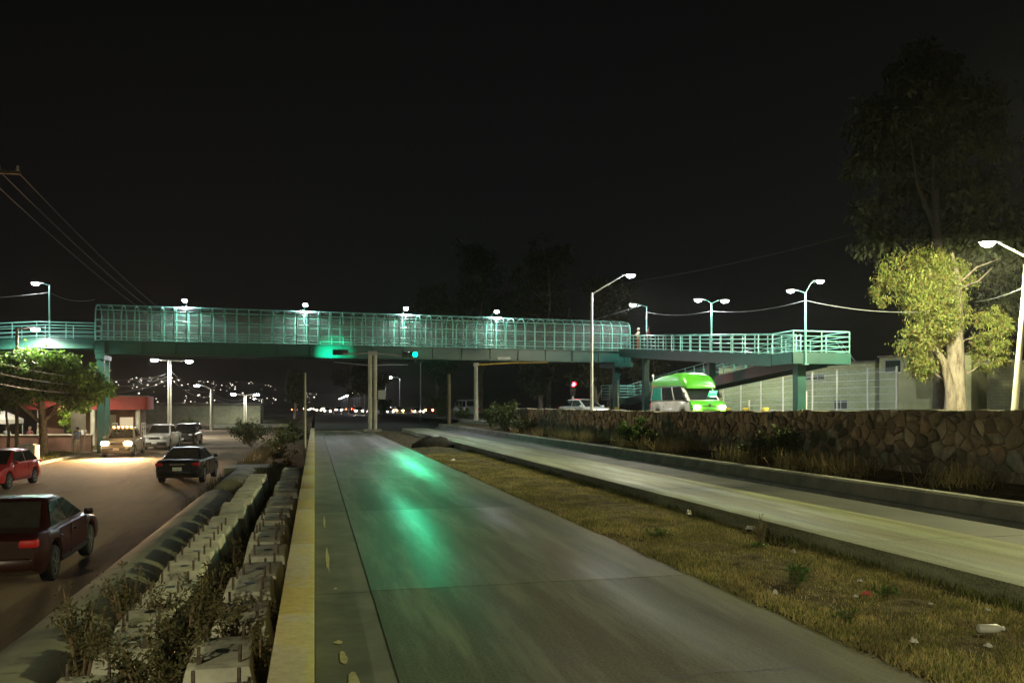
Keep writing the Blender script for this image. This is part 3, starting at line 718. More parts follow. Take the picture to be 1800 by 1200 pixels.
def signal_head(parent, c, facing, lit_index, lit, power, col, horizontal=True, name='signal_head'):
    """three-lens head centred at c; facing +1 = +Y, -1 = -Y; lenses run along +X (or +Z)"""
    m = MB(); s = (1.05, .22, .36) if horizontal else (.36, .22, 1.05); m.box(c, s); h = m.build(name, 'signal_black', parent)
    bevel(h.data, .03, 2)
    for k in range(3):
        o = (k-1)*.33; p = Vector(c) + (Vector((o, 0, 0)) if horizontal else Vector((0, 0, -o))) + Vector((0, facing*.115, 0))
        d = MB().lathe([(.145, 0), (.13, .02*facing), (.08, .035*facing), (.02, .04*facing)], 18, p, 'y').build('signal_lens', lit if k == lit_index else 'lens_off', h, 60)
        V = []; n = 11
        for yy in (.0, .24):
            for q in range(n): a = R(-10 + 200*q/(n-1)); V.append(p + Vector((.165*math.cos(a), facing*yy, .165*math.sin(a))))
        MB().add(V, [(q, q+1, n+q+1, n+q) for q in range(n-1)]).build('visor', 'signal_black', h)
        if k == lit_index and power:
            lamp_light(parent, p + Vector((0, facing*.27, 0)), power, col, (34 if power > 1000 else 62) if power > 500 else 150, (R(90) if facing > 0 else R(-90), 0, 0), .10, .5, 'signal_light')
signal_head(sg, (2.55, -.1, 5.32), -1, 2, 'signal_green', 2500, (.0, 1, .42))
signal_head(sg, (-2.15, .1, 5.42), 1, 0, 'signal_green', 800, (.0, 1, .50))
rs = thing('traffic_signal', 'white post signal showing red behind the stone wall', 'traffic signal', (18.27, 57.3, .72))
MB().tube([(0, 0, 0), (0, 0, 1.75)], .075, 8).build('pole', 'white_post', rs, 40)
signal_head(rs, (0, -.05, 2.25), -1, 0, 'signal_red', 110, (1, .02, .02), False)
yp = thing('mast_arm', 'concrete mast with long yellow arm and small board past the wall end', 'mast', (10.9, 56.3, .3))
MB().tube([(0, 0, 0), (0, 0, 4.25)], [.17, .13], 10).build('pole', 'pole_concrete', yp, 40)
MB().box((0, 0, 4.3), (.34, .34, .22)).build('cap', 'pole_concrete', yp)
MB().tube([(0, 0, 4.28), (2.4, -.5, 4.42), (4.9, -1.1, 4.45)], [.07, .05, .03], 8).build('arm', 'rust_yellow', yp, 40)
MB().box((1.9, -.45, 4.74), (.9, .05, .15), -.2).build('board', 'white_paint', yp)
tp = thing('utility_post', 'plain brown post by the kerb before the white van', 'post', (9.35, 58.4, .1)); MB().tube([(0, 0, 0), (0, 0, 3.9)], [.13, .11], 8).build('pole', 'wood_pole', tp, 40)
tp = thing('utility_post', 'thin pale post rising from the yellow kerb', 'post', (-.34, 30.5, -.6)); MB().tube([(0, 0, 0), (0, 0, 3.5)], [.05, .045], 8).build('pole', 'pole_concrete', tp, 40)
MB().box((0, 0, .03), (.24, .24, .06)).build('base_plate', 'pole_concrete', tp)
for (x, y, h) in ((19.2, 56.8, 1.4), (22.6, 59.5, 3.0)):
    tp = thing('utility_post', 'short white post right of the red signal' if h < 2 else 'thin white post left of the ramp columns', 'post', (x, y, .72)); MB().tube([(0, 0, 0), (0, 0, h)], .05, 8).build('pole', 'white_post', tp, 40); MB().box((0, 0, .02), (.2, .2, .04)).build('base_plate', 'white_post', tp)
tp = street_lamp('thin unlit far lamp post right of the green signal', (12.5, 99.8, 0), (12.5, 99.8, 7.1), [(1.9, 0, .9)], (.1, .06), power=0, lens='lamp_grey')

# ================================================================ FENCE, BOLLARDS, HOUSES
fe = thing('wire_fence', 'tall white post wire mesh fence in front of the block houses', 'fence')
fpts = [(29.6, 56.0, 3.1), (30.0, 54.2, 3.3), (30.5, 52.3, 3.55), (31.0, 50.3, 3.7), (31.6, 47.8, 3.95), (32.1, 45.9, 4.0), (32.6, 43.6, 4.05), (33.05, 41.6, 4.05)]
for (x, y, z) in fpts: MB().tube([(x, y, .85), (x, y, z)], .055, 8).build('post', 'white_post', fe, 40)
for k in range(7):
    u = (k+.5)/7; MB().tube([(x, y, .9 + (z-1.0)*u) for (x, y, z) in fpts], .013, 5).build('wire', 'white_post', fe)
for i in range(len(fpts)-1):
    a, b = fpts[i], fpts[i+1]
    MB().add([(a[0], a[1], .95), (b[0], b[1], .95), (b[0], b[1], b[2]-.05), (a[0], a[1], a[2]-.05)], [(0, 1, 2, 3)]).build('mesh_panel', 'fence_mesh', fe)
f2 = thing('wire_fence', 'low wire fence with one stout white post under the ramp', 'fence')
for (x, y, z, r) in ((27.0, 41.5, 2.55, .09), (26.3, 46.5, 2.1, .05), (25.9, 50.5, 2.1, .05)): MB().tube([(x, y, .85), (x, y, z)], r, 8).build('post', 'white_post', f2, 40)
for k in range(4): MB().tube([(27, 41.5, 1.2+.3*k), (26.3, 46.5, 1.15+.28*k), (25.9, 50.5, 1.1+.28*k)], .012, 5).build('wire', 'white_post', f2)
for k, (x, y) in enumerate(((22.0, 43.2), (22.0, 41.2), (22.0, 39.2), (22.0, 37.3), (21.6, 57.2), (21.6, 59.2), (21.6, 61.4), (21.6, 63.8))):
    wd = ['nearest the van front', 'second right of the van', 'third right of the van', 'farthest right by the green column'][k] if k < 4 else ['nearest the van tail', 'second left of the van tail', 'third left of the van tail', 'farthest left of the van tail'][k-4]
    t = thing('bollard', f'stubby yellow topped kerb block, {wd}', 'bollard', (x, y, .75), 0, 'yellow topped kerb blocks'); me = MB().box((0, 0, .36), (.24, .24, .72)).mesh('bollard_body'); bevel(me, .03); link('bollard_body', me, 'white_post', t)
    me = MB().box((0, 0, .80), (.26, .26, .18)).mesh('bollard_cap'); bevel(me, .03); link('bollard_cap', me, 'block_yellow', t)
def house(label, p0, p1, depth, z1, mat, wins=(), roof=True, name='block_house', zb=.8):
    """house whose front runs from p0 to p1 (left to right seen from the road); wins: (u0,u1,z0,z1,panes)"""
    p0, p1 = Vector(p0), Vector(p1); L = (p1-p0).length; an = math.atan2(p1.y-p0.y, p1.x-p0.x)
    t = thing(name, label, 'house', (p0.x, p0.y, 0), an)
    # front wall built round its openings
    cuts = sorted(wins); m = MB(); x = 0; th = .18
    for (u0, u1, a, b, n) in cuts:
        if u0 > x: m.box(((x+u0)/2, th/2, (zb+z1)/2), (u0-x, th, z1-zb))
        m.box(((u0+u1)/2, th/2, (zb+a)/2), (u1-u0, th, a-zb))
        if z1-b > .02: m.box(((u0+u1)/2, th/2, (b+z1)/2), (u1-u0, th, z1-b))
        x = u1
    if x < L: m.box(((x+L)/2, th/2, (zb+z1)/2), (L-x, th, z1-zb))
    m.build('front_wall', mat, t)
    for xx in (.09, L-.09): MB().box((xx, depth/2+.1, (zb+z1)/2-.002), (.18, depth-.2, z1-zb-.004)).build('side_wall', mat, t)
    MB().box((L/2, depth, (zb+z1)/2-.002), (L-.37, .18, z1-zb-.004)).build('back_wall', mat, t)
    if roof: MB().box((L/2, depth/2, z1+.06), (L+.2, depth+.3, .12)).build('roof', 'kerb_concrete', t)
    for (u0, u1, a, b, n) in cuts:
        W = u1-u0; H = b-a; f = MB()
        for (cx, cz, sx, sz) in ((W/2, .03, W, .06), (W/2, H-.03, W, .06)): f.box((u0+cx, .07, a+cz), (sx, .08, sz))
        for k in range(n+1): f.box((u0+.03+(W-.06)*k/n, .071, a+H/2), (.06, .078, H-.12))
        fo = f.build('window', 'white_paint', t)
        for k in range(n): MB().box((u0+.03+(W-.06)*(k+.5)/n, .10, a+H/2), ((W-.06)/n-.06, .02, H-.12)).build('pane', 'house_glass', fo)
    return t
house('pale unplastered block house behind the wire fence', (30.5, 58.5), (37.2, 49.0), 8, 4.7, 'block_masonry', ((6.7, 8.2, 3.55, 4.0, 3), (8.8, 9.8, 1.45, 2.15, 2)))
house('block house with a row of upper windows beside the lit trunk', (37.4, 48.8), (40.6, 44.2), 7, 5.0, 'render_wall', ((.3, 1.4, 3.95, 4.85, 1), (1.8, 4.6, 3.9, 4.8, 4), (2.3, 3.2, 1.45, 2.2, 2)))
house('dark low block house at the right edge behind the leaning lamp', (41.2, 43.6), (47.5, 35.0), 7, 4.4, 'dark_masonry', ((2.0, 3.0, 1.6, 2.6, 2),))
t = thing('antenna_mast', 'two thin aerial poles leaning on the block house roof', 'aerial', (36.6, 50.6, 4.7))
for k in range(2): MB().tube([(k*.35, 0, 0), (-1.0+k*.35, .5, 1.6)], .03, 6).build('rod', 'white_post', t)

# ================================================================ CABLES
def cable(label, pts, r=.014, sag=.5, mat='cable_black', n=14, group=None):
    P_ = []
    for i in range(len(pts)-1):
        a, b = Vector(pts[i]), Vector(pts[i+1])
        for k in range(n + (1 if i == len(pts)-2 else 0)):
            u = k/n; P_.append(a.lerp(b, u) - Vector((0, 0, sag*4*u*(1-u))))
    o = MB().tube(P_, r, 5, False).build('overhead_cable', mat, None, 60); return tag(o, label, 'cable', group)
simple('cable_pale', (.2, .21, .2), .6, var=.1, scale=2)
cable('pale cable strung between the lamps on the ramp', [(24.68, 58.9, 8.9), (23.9, 46.8, 7.6), (23.0, 35.36, 6.8), (30.5, 35.5, 6.5)], .018, .25, 'cable_pale')
cable('pale cable from the lit tree to the leaning lamp', [(32.6, 35.2, 7.0), (28.4, 28.1, 6.6)], .016, .1, 'cable_pale')
cable('pale cable from the tunnel end to the first ramp lamp', [(20.5, 66.0, 8.3), (24.2, 58.9, 9.4)], .015, .05, 'cable_pale')
cable('long thin cable crossing the dark tree high on the right', [(17, 62, 10.5), (36, 27, 13.4)], .012, 1.2)
for k in range(3):
    cable(f'overhead power line sloping down at the upper left, {["lowest", "middle", "highest"][k]} of three', [(-13.9+.5*k, 40.6, 11.7+.25*k), (-13.8+.5*k, 86, 9.4+.2*k)], .016, .5)
for k in range(3):
    cable(f'service cable passing in front of the round green tree, {["top", "middle", "lowest"][k]} of three', [(-16.5, 41, 4.6-.55*k), (-14.0, 60, 3.6-.5*k), (-13.73, 85.8, 5.0-.3*k)], .014, .4, 'cable_pale')
cable('pale cable from the walkway lamp to the left', [(-30, 62, 8.6), (-17.0, 60.0, 9.2), (-14.4, 60.6, 8.9)], .015, .3, 'cable_pale')
for k in range(2): cable(f'cable between the left roadside poles, {["upper", "lower"][k]}', [(-13.73, 85.8, 5.3-.8*k), (-12.7, 110.5, 3.6-.6*k), (-10.8, 138.5, 3.0-.5*k)], .02, .8, 'cable_pale')

# ================================================================ POLES ON THE LEFT
up = thing('utility_pole', 'tall wooden utility pole with crossarm at the left edge', 'utility pole', (-14.05, 40.5, -1.3))
MB().tube([(0, 0, 0), (0, 0, 13.6)], [.17, .11], 10).build('pole', 'wood_pole', up, 40)
MB().box((.3, 0, 13.3), (2.2, .12, .14)).build('crossarm', 'wood_pole', up)
for x in (-.6, .55, 1.3): MB().lathe([(.03, 13.37), (.06, 13.42), (.045, 13.5), (.06, 13.55), (.03, 13.62)], 10, (x, 0, 0)).build('insulator', 'cream_column', up, 40)
LC = (1.0, .94, .74)
street_lamp('tall concrete pole with bright lamp and second arm past the bridge', (-13.73, 85.8, -1.4), (-13.73, 85.8, 6.2), [(-.75, -.3, .05), (1.2, .2, .0)], (.20, .15), 'pole_concrete', 'lamp_white', 2200, LC, 'roadside_pole', 1.6)
street_lamp('second concrete lamp pole down the left road', (-12.69, 110.5, -1.4), (-12.69, 110.5, 3.9), [(-1.2, -.2, .5)], (.22, .18), 'pole_concrete', 'lamp_bluish', 900, LC, 'roadside_pole', 1.5)
street_lamp('third concrete lamp pole with two arms down the left road', (-10.82, 138.5, -1.4), (-10.82, 138.5, 3.5), [(-1.1, 0, .2), (1.1, 0, .2)], (.22, .2), 'pole_concrete', 'lamp_white', 900, LC, 'roadside_pole', 1.9)
street_lamp('smallest concrete lamp pole farthest down the left road', (-10.4, 176, -1.4), (-10.4, 176, 3.2), [(-1.1, 0, .15)], (.24, .2), 'pole_concrete', 'lamp_white', 0, LC, 'roadside_pole', 1.2)
street_lamp('lamp hanging in front of the left walkway railing above the tree', (-17.8, 56.4, -1.3), (-17.8, 56.4, 6.5), [(.45, .6, .12)], (.12, .08), 'wood_pole', 'lamp_white', 4500, LC, 'roadside_pole', 1.3)
street_lamp('lamp pole of the left road behind the viewer', (-14.1, -14.0, -1.3), (-14.1, -14.0, 8.3), [(1.6, .2, .5)], (.16, .12), 'pole_concrete', 'lamp_white', 16000, (1, .93, .58), 'roadside_pole', 1.3)
# far avenue lamps, right
for k in range(15):
    y = 205 + 42*k + 6*(k % 3)
    street_lamp(f'{ORD[k]} far avenue lamp from the viewer in the receding row', (20.5 + .2*(k % 2) + k*.35, y, -.2), (20.5 + .2*(k % 2) + k*.35, y, 8.6), [(-1.5, 0, .4)], (.12, .09), lens='lamp_bluish', power=0, name='avenue_lamp', head=2.6, group='far avenue lamps')

# ================================================================ VEHICLES
def loft(m, rings, cap=True):
    n = len(rings[0]); V = [p for r in rings for p in r]
    F = [(i*n+k, i*n+(k+1) % n, (i+1)*n+(k+1) % n, (i+1)*n+k) for i in range(len(rings)-1) for k in range(n)]
    if cap: F += [tuple(range(n-1, -1, -1)), tuple((len(rings)-1)*n+k for k in range(n))]
    return m.add(V, F)
def interp(t, xs):
    for i in range(len(xs)-1):
        if t <= xs[i+1][0]:
            u = (t-xs[i][0])/(xs[i+1][0]-xs[i][0]); u = max(0, min(1, u)); return xs[i][1] + (xs[i+1][1]-xs[i][1])*u
    return xs[-1][1]
WHEELS = {}
def wheel(parent, x, y, r, w=.2):
    key = (r, w)
    if key not in WHEELS:
        ty = MB().lathe([(r*.66, -w/2), (r*.93, -w/2), (r, -w*.36), (r, w*.36), (r*.93, w/2), (r*.66, w/2)], 28, ax='x', ring=True).mesh('wheel', 40)
        rm = MB().lathe([(r*.67, -w*.47), (r*.60, -w*.44), (r*.56, w*.0), (r*.60, w*.44), (r*.67, w*.47)], 24, ax='x', ring=True); rm.lathe([(r*.55, -.012), (r*.55, .012)], 20, ax='x')
        for k in range(5):
            a = 2*math.pi*k/5
            for s in (-1, 1): rm.box((s*w*.42, math.cos(a)*r*.34, math.sin(a)*r*.34), (.03, r*.60, r*.15), M=Matrix.Rotation(a, 3, 'X'))
        rm.lathe([(r*.15, -w*.46), (r*.17, 0), (r*.15, w*.46)], 10, ax='x')
        WHEELS[key] = (ty, rm.mesh('rim', 40))
    ty, rm = WHEELS[key]
    o = link('wheel', ty, 'tyre_rubber', parent, (x, y, r)); link('rim', rm, 'rim_metal', o)
def car(label, cat, loc, heading, paint, style='sedan', head='lens_clear', tail='tail_dim', name='parked_car', parent=None, group=None, detail=True, upper=None, hood_paint=None):
    S = dict(
        sedan=dict(L=4.55, W=1.78, wr=.315, ax=(-1.32, 1.32), belt=.90, roof=1.43, deck=[(-2.28, .84), (-2.18, .95), (-1.5, .97), (-1.2, .93), (.9, .93), (1.1, .92), (1.9, .80), (2.2, .68), (2.28, .6)],
                   g=(-1.62, -.62, .12, 1.15), wt=.55),
        hatch=dict(L=4.1, W=1.72, wr=.30, ax=(-1.25, 1.22), belt=.90, roof=1.45, deck=[(-2.05, .80), (-1.95, .95), (-1.2, .95), (.8, .94), (1.0, .92), (1.75, .80), (2.0, .68), (2.05, .6)], g=(-1.95, -1.15, .15, 1.1), wt=.58),
        suv=dict(L=4.6, W=1.84, wr=.36, ax=(-1.35, 1.35), belt=1.08, roof=1.72, deck=[(-2.3, .9), (-2.2, 1.08), (.9, 1.08), (1.1, 1.06), (2.0, .98), (2.25, .85), (2.3, .7)], g=(-2.2, -1.85, .3, 1.1), wt=.68),
        pickup=dict(L=5.25, W=1.85, wr=.38, ax=(-1.6, 1.6), belt=1.12, roof=1.78, deck=[(-2.62, .95), (-2.58, 1.12), (-.9, 1.14), (.95, 1.12), (1.2, 1.12), (2.3, 1.02), (2.55, .9), (2.62, .7)], g=(-.85, -.65, .45, 1.25), wt=.66),
        van=dict(L=5.2, W=1.88, wr=.34, ax=(-1.45, 1.55), belt=1.15, roof=2.06, deck=[(-2.6, .9), (-2.55, 1.15), (1.7, 1.15), (2.1, 1.08), (2.45, .92), (2.6, .6)], g=(-2.56, -2.38, 1.15, 2.12), wt=.80),
    )[style]
    L, W, wr = S['L'], S['W'], S['wr']
    t = thing(name, label, cat, loc, heading, group) if parent is None else parent
    ys = sorted(set([-L/2, -L/2+.05, -L/2+.14] + [round(-L/2+.25+k*(L-.5)/16, 3) for k in range(17)] + [L/2-.14, L/2-.05, L/2] + [a+d for a in S['ax'] for d in (-wr*1.22, -wr*1.2, -wr*1.05, -wr*.8, -wr*.45, 0, wr*.45, wr*.8, wr*1.05, wr*1.2, wr*1.22)]))
    rings = []
    for y in ys:
        q = abs(y)/(L/2); hw = W/2*(1 - .035*q**3 - .09*max(0, (q-.86)/.14)**2)
        zt = interp(y, S['deck']); zb = .24 + .10*max(0, (q-.88)/.12)
        for a in S['ax']:
            d = abs(y-a)
            if d < wr*1.21: zb = max(zb, wr + math.sqrt(max(0, (wr*1.2)**2-d*d)))
        zb = min(zb, zt-.12); zm = zb + (zt-zb)*.5
        half = [(hw*.80, zb), (hw*.96, zb+.02), (hw, zb+(zt-zb)*.3), (hw*.995, zb+(zt-zb)*.62), (hw*.955, zt-.05), (hw*.88, zt-.008), (hw*.45, zt+.018)]
        rings.append([(x, y, z) for x, z in half] + [(-x, y, z) for x, z in reversed(half)])
    me = loft(MB(), rings).mesh('body', 32)
    body = link('body', me, paint, t)
    # cabin
    y0, y1, y2, y3 = S['g']; bz = S['belt']-.03; rz = S['roof']; wb = W/2*.93; wt = S['wt']
    ym = (y1+y2)/2
    gm = MB()
    r = [[(wb, y0, bz), (wb, ym, bz), (wb, y3, bz), (-wb, y3, bz), (-wb, ym, bz), (-wb, y0, bz)], [(wt, y1, rz-.03), (wt, ym, rz), (wt, y2, rz-.04), (-wt, y2, rz-.04), (-wt, ym, rz), (-wt, y1, rz-.03)]]
    loft(gm, r); me = gm.mesh('cabin'); bevel(me, .07, 3, 18)
    cab = link('cabin', me, upper or paint, t)
    A0, A1, A2, A3 = Vector((wb, y0, bz)), Vector((wb, y3, bz)), Vector((wt, y2, rz-.03)), Vector((wt, y1, rz-.03))
    fl = lambda v: Vector((-v.x, v.y, v.z))
    nw = 3 if style == 'van' else (1 if style == 'pickup' else 2)
    th = .014
    for s in (1, -1):
        for k in range(nw):
            l = .10/1 if k == 0 else .03; 
            def P(u, v): return (A0*(1-u)+A1*u)*(1-v) + (A3*(1-u)+A2*u)*v
            u0, u1 = (k/nw + (.045 if k == 0 else .018)), ((k+1)/nw - (.045 if k == nw-1 else .018))
            q = [P(u0, .16), P(u1, .16), P(u1, .86), P(u0, .86)]
            if style == 'van': q = [P(u0, .08), P(u1, .08), P(u1, .80), P(u0, .80)]
            if s < 0: q = [fl(p) for p in (q[1], q[0], q[3], q[2])]
            gm_ = 'teal_glass' if (style == 'van' and k == 0 and upper) else 'car_glass'
            MB().plate(q, th).build('side_window', gm_, cab)
    top = .94 if style == 'van' else 1
    MB().plate([(wb*.93, y3, bz), (-wb*.93, y3, bz), (-(wt*.95*top+wb*.93*(1-top)), y3+(y2-y3)*top, bz+(rz-.03-bz)*top), (wt*.95*top+wb*.93*(1-top), y3+(y2-y3)*top, bz+(rz-.03-bz)*top)], th, (.05, .05, .08, .08)).build('windscreen', 'car_glass', cab)
    MB().plate([(-wb*.93, y0, bz), (wb*.93, y0, bz), (wt*.95*top+wb*.93*(1-top), y0+(y1-y0)*top, bz+(rz-.03-bz)*top), (-(wt*.95*top+wb*.93*(1-top)), y0+(y1-y0)*top, bz+(rz-.03-bz)*top)], th, (.06, .06, .12, .12)).build('rear_window', 'rear_glass', cab)
    # lights, bumpers, mirrors, plates, handles
    yf, yr = L/2, -L/2; zf = interp(yf-.12, S['deck']); zr = interp(yr+.1, S['deck'])
    hz = {'sedan': .64, 'hatch': .66, 'suv': .85, 'pickup': .86, 'van': .84}[style]; tz = {'sedan': .80, 'hatch': .86, 'suv': 1.0, 'pickup': .95, 'van': .85}[style]
    for s in (1, -1):
        hr = 1.3 if style == 'pickup' else 1; hm = MB().lathe([(.11*hr, 0), (.105*hr, .05), (.075*hr, .085), (.03, .10)], 14, (0, 0, 0), 'y'); 
        hm.v = [(p[0]*1.45 + s*W/2*.70, p[1] + yf-(.10 if style != 'van' else -.03), p[2]*.85 + hz) for p in hm.v]; hm.build('headlight', head, t, 50)
        tm = MB().box((s*W/2*.77, yr+.075, tz), (.28, .17, .13 if style not in ('van', 'suv') else .36)); me = tm.mesh('taillight'); bevel(me, .03); link('taillight', me, tail, t)
        mm = MB().box((s*(wb+.10), y3-.28, S['belt']+.07 if style != 'van' else 1.45), (.17, .10, .13 if style != 'van' else .26)); me = mm.mesh('mirror'); bevel(me, .03); link('mirror', me, paint if style != 'van' else 'car_trim', t)
        if detail:
            for yd in ((ym+.25, ym-.75) if style != 'pickup' else (0.1,)): MB().box((s*(W/2+.004), yd, S['belt']-.14), (.03, .17, .03)).build('door_handle', paint, t)
            for yd in ((y3-.30, ym-.05, y0+.55) if style not in ('pickup',) else (y3-.25, -.62)):
                MB().box((s*W/2*.992, yd, .60), (.014, .012, .58)).build('door_gap', 'car_trim', t)
            MB().box((s*W/2*.99, 0, .33), (.035, L*.42, .05)).build('sill_strip', 'car_trim', t)
    for (y, n_) in ((yf-.04, 'front_bumper'), (yr+.04, 'rear_bumper')):
        me = MB().box((0, y, .46), (W*.86, .20, .22)).mesh(n_); bevel(me, .06, 2); link(n_, me, paint if style != 'pickup' else 'car_trim', t)
        MB().box((0, y + (.108 if y > 0 else -.108), .53 if y > 0 else .62), (.34, .015, .14)).build('number_plate', 'plate_white', t)
    MB().box((0, yf-.03, hz-.02), (W*.40, .10, .14)).build('grille', 'car_trim', t)
    MB().box((0, yf+.015, hz+.06), (W*.36, .03, .02)).build('grille_bar', 'chrome', t)
    if style == 'sedan' and detail: MB().box((0, yr+.0, .80), (.55, .04, .035)).build('boot_trim', 'chrome', t)
    for a in S['ax']:
        for s in (1, -1): wheel(t, s*(W/2-.115), a, wr)
    return t
glass('lens_clear', (.5, .5, .47), .1)
ZL = -1.39
car('dark maroon sedan parked in the left foreground, cut by the frame', 'car', (-5.38, 17.45, ZL), R(1.5), 'paint_maroon', 'sedan', tail='tail_lit')
car('silver car at the left edge beside the maroon sedan', 'car', (-6.95, 13.7, ZL), R(-3), 'paint_silver', 'hatch')
car('black sedan seen from behind beside the pipe', 'car', (-5.15, 37.0, ZL), R(-3), 'paint_black', 'sedan')
car('red hatchback facing the viewer at the left edge', 'car', (-11.85, 35.6, ZL), R(177), 'paint_red', 'hatch', tail='tail_lit')
pk_ = car('oncoming pickup with blazing warm headlights and roof lamps', 'pickup truck', (-11.7, 56.4, ZL), R(182), 'paint_tan', 'pickup', head='head_warm', name='pickup_truck')
for k in range(5): MB().box((-.5+k*.25, .52, 1.80), (.09, .08, .06)).build('roof_lamp', 'amber', pk_)
rk = MB()
for s in (-1, 1): 
    for z in (1.5, 1.75, 2.0): rk.tube([(s*.86, -.95, z), (s*.86, -2.5, z)], .025, 6)
    for y in (-1.0, -1.75, -2.5): rk.tube([(s*.86, y, 1.1), (s*.86, y, 2.0)], .03, 6)
rk.build('bed_rack', 'white_post', pk_)
for s in (-1, 1): lamp_light(pk_, (s*.65, 2.72, .86), 4600, (1, .60, .28), 135, (R(89), 0, 0), .1, .8, 'headlight_beam')
car('white pickup parked facing the viewer near the tall lamp pole', 'pickup truck', (-10.9, 65.0, ZL), R(178), 'paint_white', 'pickup', name='pickup_truck')
car('dark car half hidden behind the white pickup', 'car', (-10.1, 71.5, ZL), R(178), 'paint_black', 'suv')
# green and grey passenger van
vn = car('passenger van with green roof and front, grey sides, headlights on', 'van', (18.45, 38.95, .82), R(180), 'paint_grey', 'van', head='head_white', name='passenger_van', upper='paint_grey')
ro = []
for (y, z, wv, h) in ((-2.5, 2.02, .80, .08), (-2.42, 2.02, .84, .30), (-1.6, 2.02, .86, .46), (0, 2.02, .87, .55), (.9, 2.0, .86, .56), (1.35, 1.98, .84, .42), (1.62, 1.92, .80, .20), (1.75, 1.86, .76, .05)):
    half = [(wv, z-.10), (wv*1.0, z+h*.35), (wv*.88, z+h*.8), (wv*.55, z+h)]
    ro.append([(x, y, q) for x, q in half] + [(-x, y, q) for x, q in reversed(half)])
loft(MB(), ro).build('high_roof', 'paint_green', vn, 40)
# green nose panel with grille slats
nm = MB(); rr = []
for (y, z0, z1, wv) in ((2.18, 1.02, 1.16, .86), (2.44, .55, 1.05, .90), (2.63, .50, .86, .86), (2.635, .50, .70, .84)):
    rr.append([(wv, y, z0), (wv, y, z1), (-wv, y, z1), (-wv, y, z0)])
loft(MB(), rr).build('nose_panel', 'paint_green', vn, 30)
for k in range(3): MB().box((0, 2.66, .58+.07*k), (.8, .03, .02)).build('grille_slat', 'chrome', vn)
MB().lathe([(.07, 2.63), (.07, 2.66)], 14, (0, 0, .92), 'y').build('badge', 'chrome', vn)
MB().box((-.45, 2.06, 1.50), (.42, .03, .34), M=Matrix.Rotation(R(-35), 3, 'X')).build('route_board', 'screen_green', vn)
MB().box((-.42, 2.16, 1.36), (.34, .03, .06), M=Matrix.Rotation(R(-35), 3, 'X')).build('dash_light', 'screen_blue', vn)
MB().tube([(.75, -2.3, 2.1), (.75, -2.42, 2.5)], .02, 6).build('roof_aerial', 'white_post', vn); MB().lathe([(.02, 2.46), (.06, 2.5), (.06, 2.56), (.02, 2.6)], 10, (.75, -2.42, 0)).build('beacon', 'white_post', vn)
for s in (-1, 1): lamp_light(vn, (s*.65, 2.72, .84), 900, (1, .84, .6), 100, (R(84), 0, 0), .1, .8, 'headlight_beam')
car('white van driving away past the end of the stone wall', 'van', (18.2, 100.5, .5), R(8), 'paint_white', 'van', name='passenger_van', tail='tail_lit')
car('white car with red tail lights behind the wall by the slim lamp', 'car', (17.6, 52.6, .75), R(196), 'paint_white', 'hatch', tail='tail_lit', head='head_dim')
# far traffic on the avenue
far = [(3.0, 205, 180, 'sedan', 'paint_white', 'head_white', 'white headlights just left of the signal pole'), (8.7, 170, 180, 'suv', 'paint_grey', 'head_white', 'brightest white headlights just right of the signal pole'),
       (15.4, 176, 180, 'sedan', 'paint_silver', 'head_white', 'white headlights left of the two warm ones at right'), (17.8, 180, 180, 'suv', 'paint_tan', 'head_warm', 'warm headlights on the right of the traffic'),
       (-2.5, 300, 180, 'sedan', 'paint_grey', 'head_white', 'headlights at the far left of the traffic'), (2.2, 330, 180, 'suv', 'paint_tan', 'head_warm', 'warm headlights in the middle of the left group'),
       (6.8, 260, 180, 'sedan', 'paint_silver', 'head_white', 'bluish white headlights midway to the pole'), (10.8, 240, 0, 'suv', 'paint_red', 'lens_clear', 'red tail lights left of the pole'), (0.6, 270, 0, 'sedan', 'paint_black', 'lens_clear', 'red tail lights in the left group'),
       (5.0, 420, 0, 'sedan', 'paint_black', 'lens_clear', 'tiny red tail lights far off'), (22.5, 168, 0, 'suv', 'paint_maroon', 'lens_clear', 'red tail lights at the right end of the traffic')]
for k in range(14):
    q = [(-6, 260), (-3.5, 340), (1.2, 250), (4.4, 290), (6.0, 215), (12.5, 190), (13.6, 260), (19.5, 210), (-1.0, 380), (8.5, 330), (16.5, 240), (21, 175), (10.2, 300), (3.2, 360)][k]
    far.append((q[0], q[1], 180 if k % 3 else 0, ['sedan', 'suv', 'hatch'][k % 3], ['paint_grey', 'paint_silver', 'paint_tan'][k % 3], 'head_warm' if k % 4 == 1 else 'head_white', 'tiny pair of lamps in the queue of far traffic'))
emit('far_tail', (1, .12, .03), 60)
far.sort(key=lambda q: q[0]/q[1])
for k, (x, y, h, st, pa, hd, lb) in enumerate(far):
    lb = 'red tail lights' if h == 0 else ('warm headlights' if hd == 'head_warm' else 'white headlights')
    t = car(f'{ORD[k]} car from the left in the far traffic, {lb} showing', 'car', (x, y, -.05), R(h), pa, st, head=hd, tail='far_tail', name='distant_car', group='far traffic', detail=False)

